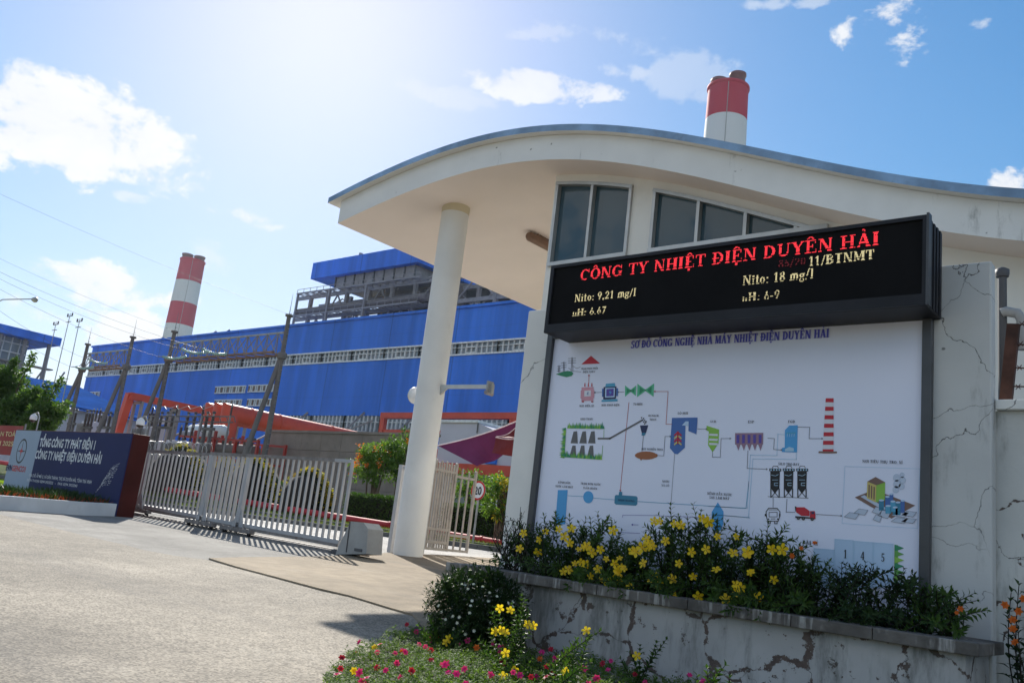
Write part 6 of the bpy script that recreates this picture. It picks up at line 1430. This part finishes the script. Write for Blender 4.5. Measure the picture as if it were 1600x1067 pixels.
# ---------------------------------------------------------------- trees at the left
def tree(base, trunk_h, blobs, L, W, m_, label, seed, sprays=()):
    t = thing('tree', base, label, 'tree'); b = Vector(base); m = MB(); r = random.Random(seed)
    m.tube([b, b + Vector((.1, 0, trunk_h * .5)), b + Vector((.0, .1, trunk_h))], [.2, .15, .11], 'bark', 10)
    for c, rad_, nc, n in blobs: m.tube([b + Vector((0, 0, trunk_h * .8)), (b + Vector((0, 0, trunk_h))).lerp(Vector(c), .5) + Vector((0, 0, .15)), c], [.09, .06, .02], 'bark', 7)
    for s_ in sprays: m.tube([b + Vector((0, 0, trunk_h)), s_[0], s_[-1]], [.06, .03, .008], 'bark', 6)
    m.build('trunk', t); F = Foliage(seed)
    for c, rad_, nc, n in blobs: F.blob(c, rad_, nc, n, L, W, m_, .3)
    for s_ in sprays:
        for k in range(9):
            p = Vector(s_[0]).lerp(Vector(s_[-1]), k / 8); F.cluster(p, (.22 - .015 * k,) * 3, 26, L, W, m_)
    F.mb.build('crown', t)
yT = 13.5
P = lambda px_, py_, dy=0: on(px_, py_, y=yT + dy)
tree((P(-8, 700).x, yT, .4), 1.7, [(P(8, 612), (1.15, 1.0, .95), 60, 85), (P(-30, 600), (1.2, 1.0, 1.1), 46, 75), (P(40, 635), (1.0, .8, .75), 54, 75), (P(72, 650), (.75, .6, .55), 40, 65), (P(-20, 655), (1.2, .9, .7), 36, 65), (P(20, 668), (1.1, .7, .6), 44, 70), (P(55, 668), (.8, .6, .4), 30, 60)], .17, .095, 'leaf_tree',
     'leafy green tree at the left edge above the red banner', 21, [(P(30, 600), P(44, 570), P(52, 556)), (P(70, 632), P(86, 612), P(96, 596)), (P(15, 585), P(20, 572), P(24, 562)), (P(60, 645), P(90, 640), P(108, 632)), (P(-10, 585), P(-12, 565), P(-14, 552)), (P(66, 640), P(70, 615), P(74, 602))])
hedge(P(-60, 720).x, P(12, 720).x, 10.75, 11.3, .3, P(0, 690).z, 'dark hedge under the red banner at the left edge', 31)

# ---------------------------------------------------------------- planting in front of the board
FLOW = {}
def flower_mesh(kind_, size):
    m = MB()
    if kind_ == 'allamanda':
        n = 5
        for k in range(n):
            a = 2 * math.pi * k / n; d = Vector((math.cos(a), math.sin(a), .22)); s_ = Vector((-math.sin(a), math.cos(a), 0)); tw = Vector((0, 0, .06))
            pts = [d * .16 - s_ * .07, d * .16 + s_ * .07, d * .55 + s_ * .34 + tw, d * .92 + s_ * .22 + tw * 1.2 - Vector((0, 0, .10)), d * 1.0 - s_ * .02 - Vector((0, 0, .14)), d * .9 - s_ * .24 - Vector((0, 0, .1)), d * .55 - s_ * .3]
            c = d * .55 + Vector((0, 0, -.04)); vs = [c] + pts
            m.mesh([v * size for v in vs], [(0, i, i % 7 + 1) for i in range(1, 8)], 'petal_yellow', True)
        m.lathe((0, 0, -.65 * size), [(.04 * size, 0), (.06 * size, .25 * size), (.13 * size, .5 * size), (.20 * size, .70 * size)], 'petal_yellow', 8); m.lathe((0, 0, 0), [(.17 * size, .035 * size), (.02 * size, -.1 * size)], 'petal_throat', 8)
    else:
        for ring, (nn, rr, tilt) in enumerate(((6, 1.0, .15), (5, .7, .45), (4, .4, .8))):
            for k in range(nn):
                a = 2 * math.pi * k / nn + ring * .5; d = Vector((math.cos(a) * math.cos(tilt), math.sin(a) * math.cos(tilt), math.sin(tilt))); m.leaf((0, 0, .02 * size), d, (0, 0, 1), size * rr, size * .75 * rr, kind_, .1, .05)
    return m
def flower(parent, p, d, kind_='allamanda', size=.034, spin=0.0):
    key = (kind_, size)
    if key not in FLOW: o = flower_mesh(kind_, size).build('flower', None); FLOW[key] = o.data; bpy.data.objects.remove(o)
    o = bpy.data.objects.new('flower', FLOW[key]); COL.objects.link(o); o.parent = parent
    q = Vector(d).normalized().to_track_quat('Z', 'Y'); o.rotation_mode = 'QUATERNION'; o.rotation_quaternion = q @ Matrix.Rotation(spin, 3, 'Z').to_quaternion()
    o.location = Vector(p) - Vector(ORG[parent.name])
def sprig(mb, mbs, base, tip, r, m_, L=.075, W=.022, step=.032, stem=.0045, bend=.12, whorl=3):
    base = Vector(base); tip = Vector(tip); n = max(4, int((tip - base).length / step)); side = Vector((r.gauss(0, 1), r.gauss(0, 1), 0)) * bend * (tip - base).length
    P = [base.lerp(tip, k / n) + side * math.sin(k / n * math.pi) * .5 for k in range(n + 1)]
    mbs.tube(P, [stem * (1 - .6 * k / n) for k in range(n + 1)], 'twig', 5)
    for k in range(1, n + 1):
        d = (P[k] - P[k - 1]).normalized(); a0 = r.uniform(0, 6.28); t = k / n
        for j in range(whorl):
            a = a0 + j * 6.283 / whorl; o1 = d.orthogonal().normalized(); o2 = d.cross(o1); q = (o1 * math.cos(a) + o2 * math.sin(a)) * (1.0 - .35 * t) + d * (.35 + .5 * t)
            sz = (1 - .45 * t ** 3) * r.uniform(.75, 1.15); mb.leaf(P[k], q, d, L * sz, W * sz, m_, .2, .22)
    return P[-1], (P[-1] - P[-2]).normalized()
def bush(c0, label, tips, seed, m_='leaf_allamanda', extra=14, nfl=10, fsize=.036, spread=.22, fl=(), L=.075, zg=.63, cat='plant', group='flowering plants in the planter', ffront=True, petal='allamanda'):
    r = random.Random(seed); t = thing('yellow_flower_bush' if petal == 'allamanda' and nfl + len(fl) else 'leafy_plant', c0, label, cat, group); mb, ms = MB(), MB(); ends = []
    for tp_ in tips:
        base = (c0[0] + (tp_[0] - c0[0]) * .55 + r.gauss(0, .04), c0[1] + r.gauss(0, .03), zg - .02); ends.append(sprig(mb, ms, base, tp_, r, m_, L))
        for _ in range(4):
            k = r.uniform(.25, .8); b = Vector(base).lerp(Vector(tp_), k); e = b + Vector((r.gauss(0, .1), r.gauss(-.05, .06), r.uniform(.04, .16))); e.z = min(e.z, tp_[2] - .01); sprig(mb, ms, b, e, r, m_, L * .95)
    hmax = max(t_[2] for t_ in tips) - zg
    for _ in range(int(extra * 1.5)):
        x = c0[0] + r.gauss(0, spread); y = min(c0[1] + r.gauss(-.02, .07), 5.88); b = (x, y, zg - .02); e = (x + r.gauss(0, .10), min(y + r.gauss(-.05, .07), 5.9), zg + hmax * r.uniform(.3, .78)); sprig(mb, ms, b, e, r, r.choice((m_, 'leaf_dark')), L)
    for _ in range(extra // 2):                          # shoots hanging over the coping
        x = c0[0] + r.gauss(0, spread); b = (x, 5.6, zg + .08); e = (x + r.gauss(0, .08), 5.36 + r.gauss(0, .05), zg + r.uniform(-.04, .16)); sprig(mb, ms, b, e, r, m_, L)
    mb.build('foliage', t); ms.build('stem', t)
    for (px_, py_, y_) in fl:
        p = on(px_, py_, y=y_); flower(t, p, Vector((0 - p.x, 0 - p.y, .9 - p.z)).normalized() + Vector((r.gauss(0, .35), r.gauss(0, .25), r.gauss(.15, .3))), petal, fsize * r.choice((.72, .85, .95, 1.0, 1.08, 1.18)), r.uniform(0, 1.2))
    for _ in range(nfl):
        x = c0[0] + r.gauss(0, spread); z = zg + r.uniform(.05, hmax * .8); y = 5.48 + r.gauss(0, .06); flower(t, (x, y, z), (r.gauss(.2, .5), -1 + r.gauss(0, .3), r.gauss(.3, .4)), petal, fsize, r.uniform(0, 1.2))
    return t
Z = lambda px_, py_, y=5.72: tuple(on(px_, py_, y=y))
F_ = lambda *L: [(x, y, 5.45) for x, y in L]
c = on(900, 880, y=5.7)
bush((c.x, 5.70, .63), 'tall yellow flowered bush at the left end of the planter, packed with blossoms', [Z(*q) for q in ((850, 806), (868, 803), (890, 808), (915, 812), (934, 802), (948, 812), (838, 822), (826, 838), (905, 818), (962, 826))], 1, extra=26, nfl=0, spread=.30,
     fl=F_((818, 833), (843, 843), (852, 830), (873, 826), (882, 838), (893, 826), (904, 858), (917, 853), (912, 855), (924, 863), (938, 858), (841, 862), (890, 848), (898, 880), (908, 878), (880, 893), (888, 890), (915, 882), (934, 889), (923, 900), (947, 873), (958, 828), (940, 905), (812, 857), (916, 932), (960, 880), (965, 890), (955, 905), (968, 872), (972, 885)))
c = on(1000, 890, y=5.7)
bush((c.x, 5.70, .63), 'lower yellow flowered bush with a gap above it, second from the left in the planter', [Z(*q) for q in ((972, 846), (985, 850), (1000, 852), (1012, 848), (965, 856), (1020, 856), (990, 864))], 2, extra=14, nfl=0, spread=.18,
     fl=F_((965, 893), (975, 888), (966, 903), (988, 860), (994, 862), (1003, 855), (984, 915), (990, 938), (978, 940), (1022, 900), (1016, 905), (950, 916), (1015, 848), (1020, 853), (1010, 842), (1005, 880), (982, 932)))
c = on(1085, 900, y=5.7)
bush((c.x, 5.70, .63), 'tallest yellow flowered bush in the middle of the planter below the boiler drawing', [Z(*q) for q in ((1048, 790), (1060, 806), (1083, 790), (1074, 806), (1030, 806), (1105, 808), (1020, 818), (1120, 818), (1040, 822), (1135, 816), (1150, 826), (1160, 836), (1095, 800), (1143, 840))], 3, extra=34, nfl=0, spread=.30,
     fl=F_((1022, 814), (1030, 814), (1054, 818), (1064, 820), (1098, 810), (1107, 815), (1121, 838), (1080, 862), (1103, 858), (1119, 890), (1145, 864), (1172, 894), (1050, 904), (1083, 900), (1030, 912), (1091, 931), (1134, 936), (1186, 932), (1014, 855), (1040, 845), (1151, 838), (1060, 880), (1150, 914), (1052, 930), (1168, 862)))
c = on(1200, 910, y=5.7)
bush((c.x, 5.70, .63), 'pointed yellow flowered bush right of the middle of the planter, below the small truck drawing', [Z(*q) for q in ((1200, 818), (1190, 832), (1212, 836), (1178, 850), (1226, 850), (1205, 848), (1240, 866), (1168, 868), (1220, 870))], 4, extra=26, nfl=0, spread=.16,
     fl=F_((1206, 858), (1174, 893), (1209, 905), (1185, 932), (1150, 925), (1222, 858), (1168, 866), (1157, 918)))
c = on(1262, 915, y=5.7)
bush((c.x, 5.70, .63), 'thin orange flowered plant beside the numbered cells of the diagram', [Z(*q) for q in ((1255, 850), (1272, 872), (1280, 890), (1245, 880), (1290, 884), (1262, 895))], 5, extra=10, nfl=0, spread=.10, fl=F_((1252, 856), (1273, 848), (1238, 868)), fsize=.022, petal='petal_orange')
for i, (cx_, tips, lb) in enumerate(((1330, ((1315, 882), (1322, 890), (1308, 896), (1340, 900), (1352, 880), (1362, 884), (1348, 892)), 'flowerless leafy plant below the numbers one and four of the diagram'), (1395, ((1380, 902), (1398, 908), (1412, 890), (1425, 896), (1432, 905)), 'flowerless leafy plant at the right end of the diagram board'),
                                     (1470, ((1448, 915), (1460, 918), (1475, 922), (1485, 920), (1495, 930), (1440, 925)), 'leafy plant with small orange buds below the right pillar'))):
    c = on(cx_, 930, y=5.7); bush((c.x, 5.72, .63), lb, [Z(*q) for q in tips], 40 + i, 'leaf_dark' if i < 2 else 'leaf_allamanda', 9, 0, spread=.12, L=.06, fl=F_((1495, 957), (1501, 951)) if i == 2 else (), fsize=.02, petal='petal_orange')
# bare dark twiggy plant at the left pillar
c = on(800, 880, y=5.6); tw = thing('twiggy_plant', (c.x, 5.65, .62), 'dark sparse twiggy plant at the foot of the left pillar', 'plant'); m = MB(); ml = MB(); r = random.Random(12)
for k in range(20):
    b = Vector((c.x + r.gauss(0, .10), 5.66 + r.gauss(0, .05), .60)); e = Vector((c.x + r.gauss(0, .14), 5.66 + r.gauss(0, .08), r.uniform(.85, 1.2))); md = b.lerp(e, .5) + Vector((r.gauss(0, .04), r.gauss(0, .03), 0)); m.tube([b, md, e], [.006, .005, .002], 'twig', 5)
    for j in range(7):
        p = b.lerp(e, r.uniform(.3, 1)); q = p + Vector((r.gauss(0, .06), r.gauss(0, .05), r.uniform(.02, .1))); m.tube([p, q], [.003, .0015], 'twig', 4)
        for _ in range(4): ml.leaf(p.lerp(q, r.random()), (r.gauss(0, 1), r.gauss(0, 1), r.gauss(.3, 1)), (0, 0, 1), r.uniform(.025, .045), .012, 'leaf_dark')
m.build('stem', tw); ml.build('foliage', tw)
# orange flowered plant by the boundary wall
c = on(1590, 1010, y=5.9); og = thing('orange_flower_plant', (c.x + .1, 5.9, 0), 'dark leafed plant with orange flowers at the right edge by the boundary wall', 'plant'); mb, ms = MB(), MB(); r = random.Random(14)
for q in ((1580, 925), (1592, 915), (1604, 930), (1575, 960), (1590, 975), (1612, 940), (1582, 1000), (1600, 1010), (1625, 950), (1640, 985)):
    tp_ = on(*q, y=5.78 + r.gauss(0, .05)); sprig(mb, ms, (c.x + .10 + r.gauss(0, .04), 5.9, .0), tp_, r, 'leaf_dark', .085, .035, .05, .006, .1, 2)
mb.build('foliage', og); ms.build('stem', og)
for q in ((1570, 945), (1592, 955), (1583, 968), (1583, 982), (1600, 935), (1586, 1003)): p = on(*q, y=5.66); flower(og, p, (r.gauss(0, .4), -1, r.gauss(.3, .3)), 'petal_orange', .026)
# round dark bush with white flowers in front of the planter
cb = (-4.42, 5.0, .34); wbsh = thing('white_flower_bush', (cb[0], cb[1], 0), 'round dark bush dotted with white flowers at the left corner of the planter', 'bush'); r = random.Random(15); F = Foliage(15)
F.blob(cb, (.36, .33, .30), 60, 100, .040, .016, 'leaf_dark', .3)
for _ in range(5000):
    d = Vector((r.gauss(0, 1), r.gauss(0, 1), r.gauss(0, 1))).normalized(); k = r.uniform(.80, 1.06) * (1 + .10 * math.sin(d.x * 5 + 1) * math.sin(d.z * 6 + d.y * 4) + .05 * math.sin(d.x * 13 + d.z * 11)); F.mb.leaf((cb[0] + d.x * .36 * k, cb[1] + d.y * .33 * k, max(.02, cb[2] + d.z * .30 * k)), (d.x + r.gauss(0, .6), d.y + r.gauss(0, .6), d.z + r.gauss(.2, .6)), (0, 0, 1), r.uniform(.025, .05), .015, 'leaf_dark')
F.mb.build('foliage', wbsh); m = MB()
for k in range(8): m.tube([(cb[0], cb[1], -.02), (cb[0] + r.gauss(0, .15), cb[1] + r.gauss(0, .12), .4)], [.012, .004], 'twig', 5)
m.build('stem', wbsh)
for _ in range(60):
    d = Vector((r.gauss(.1, .8), -abs(r.gauss(.4, .6)), r.gauss(.2, .7))).normalized(); flower(wbsh, (cb[0] + d.x * .38, cb[1] + d.y * .35, max(.05, cb[2] + d.z * .31)), d + Vector((0, 0, .3)), 'petal_white', .014)

# ---------------------------------------------------------------- flower bed in the foreground
bedpx = [(505, 1080), (520, 1062), (545, 1040), (580, 1022), (620, 1000), (650, 980), (690, 962)]
bp_ = [gr(*q) for q in bedpx]
bed2 = [(p.x, p.y) for p in bp_] + [(-5.06, 5.40), (-1.2, 5.40), (.5, 5.9), (.5, 1.0), (-1.5, 1.2), (-2.6, 2.2)]
sheet('bed_soil', bed2, .012, 'soil')
r = random.Random(30)
sunny = lambda x, y: y < 4.78
def bedz(x, y):
    dmin = min(math.hypot(x - a, y - b) for a, b in [(p.x, p.y) for p in bp_]); return .015 + min(.10, dmin * .22) + .02 * math.sin(x * 7 + y * 5)
m = MB(); cnt = 0; fl_pts = []
while cnt < 12000:
    x = r.uniform(-5.2, -.6); y = r.uniform(2.3, 5.35)
    if not inside((x, y), bed2): continue
    far = y > 4.75 + .1 * x
    if far and r.random() < .45: cnt += 1; continue
    z = bedz(x, y); cnt += 1; h = r.uniform(.03, .075); lean = Vector((r.gauss(0, .35), r.gauss(0, .35), 1)).normalized(); tip = Vector((x, y, z)) + lean * h
    for k in range(10):
        t = r.random(); p = Vector((x, y, z)) + lean * h * t; a = r.uniform(0, 6.28); m.leaf(p, (math.cos(a), math.sin(a), r.uniform(.1, .9)), lean, r.uniform(.018, .036), .008, 'leaf_portulaca', .1, .1)
    fl_pts.append(tip)
gc = m.build('flower_bed_cover'); kind(gc, 'stuff'); tag(gc, 'low succulent ground cover of the foreground flower bed', 'ground cover')
m = MB(); r.shuffle(fl_pts); n = 0
for tip in fl_pts:
    if n >= 230: break
    n += 1; mm = r.choices(('petal_pink', 'petal_crimson', 'petal_yellow', 'petal_orange'), (6, 3, 1.2, .3))[0]; s_ = r.uniform(.019, .027); q = flower_mesh(mm, s_); off = tip + Vector((0, 0, .014)); rq = Vector((-tip.x * .6 + r.gauss(0, 1.2), -tip.y * .6 + r.gauss(0, 1.2), 2.2)).normalized().to_track_quat('Z', 'Y'); m.mesh([rq @ Vector(v) + off for v in q.v], q.f, mm, True)
pf = m.build('portulaca_flowers'); kind(pf, 'stuff'); tag(pf, 'small pink crimson and yellow blossoms scattered over the foreground flower bed', 'flowers')
# allamanda shoots rising from the bed
def shoot(name_pts, label, seed, fl, L=.058, W=.028):
    r = random.Random(seed); b = name_pts[0]; t = thing('yellow_flower_shoot', (b[0], b[1], 0), label, 'plant', 'yellow flowered shoots in the foreground bed'); mb, ms = MB(), MB()
    for a, e in name_pts[1]: sprig(mb, ms, a, e, r, 'leaf_allamanda', L, W, .026, .004, .1, 3)
    mb.build('foliage', t); ms.build('stem', t)
    for p, d in fl: flower(t, p, d, 'allamanda', .029, r.uniform(0, 1.2))
def shoots(bx_, y, tips, flowers, label, seed, dz=0.05):
    base = (on(bx_, 1000, y=y).x, y, dz); prs = []
    rr_ = random.Random(seed)
    for q in tips: e = on(*q, y=y + rr_.gauss(0, .05)); prs.append(((base[0] + rr_.gauss(0, .05), base[1] + rr_.gauss(0, .04), dz), tuple(e)))
    fl = []
    for q in flowers: p = on(*q, y=y - .06); fl.append((p, Vector((-p.x, -p.y, .9 - p.z)).normalized() + Vector((rr_.gauss(0, .5), rr_.gauss(0, .3), rr_.gauss(.4, .3)))))
    shoot((base, prs), label, seed, fl)
shoots(792, 4.42, ((815, 932), (800, 945), (775, 950), (825, 955), (765, 985), (800, 975), (830, 985), (770, 960), (750, 1000), (790, 990), (812, 965), (820, 940)), ((781, 950), (797, 953), (824, 975), (833, 977), (773, 986), (783, 984), (790, 988)), 'bushiest yellow flowered shoot, in front of the dark round bush', 51)
shoots(692, 4.55, ((672, 965), (655, 978), (690, 970), (662, 990), (715, 985), (680, 990), (725, 978), (705, 995)), ((701, 997), (697, 1003)), 'yellow flowered shoot at the left end of the bed by the road', 52)
shoots(875, 4.25, ((935, 987), (920, 995), (905, 1010), (890, 1020), (900, 1000)), ((916, 985),), 'thin leaning yellow flowered shoot reaching right in front of the planter wall', 53)
shoots(800, 4.15, ((795, 1015), (780, 1025), (812, 1020), (830, 1030), (760, 1020)), ((790, 1020), (803, 1046)), 'low yellow flowered shoot in the middle of the sunny bed', 54)
shoots(880, 4.0, ((860, 1040), (885, 1035), (905, 1045), (920, 1035), (870, 1028)), ((884, 1050), (786, 1056)), 'low yellow flowered shoot at the bottom edge right of the bed', 55)
shoots(1115, 3.9, ((1105, 1045), (1120, 1050), (1090, 1058), (1132, 1040), (1140, 1060)), ((), )[:0], 'small leafy shoot at the bottom edge below the planter wall', 56)
shoots(1000, 4.9, ((985, 1020), (1000, 1010), (1025, 1005), (1040, 1000), (970, 1030)), ((995, 1024),), 'shaded yellow flowered shoot against the planter wall', 57)
# ---------------------------------------------------------------- hazy air
hz = bpy.data.materials.new('haze'); hz.use_nodes = True; hz.node_tree.nodes.clear(); MATS['haze'] = hz
ht = NT(hz.node_tree); hv = ht.n('ShaderNodeVolumePrincipled', {'Color': (.72, .86, 1, 1), 'Density': .0001, 'Anisotropy': .3}); ho = ht.n('ShaderNodeOutputMaterial'); hz.node_tree.links.new(hv.outputs[0], ho.inputs['Volume'])
m = MB(); m.box((-1320, -920, -2), (1320, 1320, 215), 'haze'); kind(tag(m.build('haze'), 'thin sunlit haze over the plant', 'haze'), 'stuff')
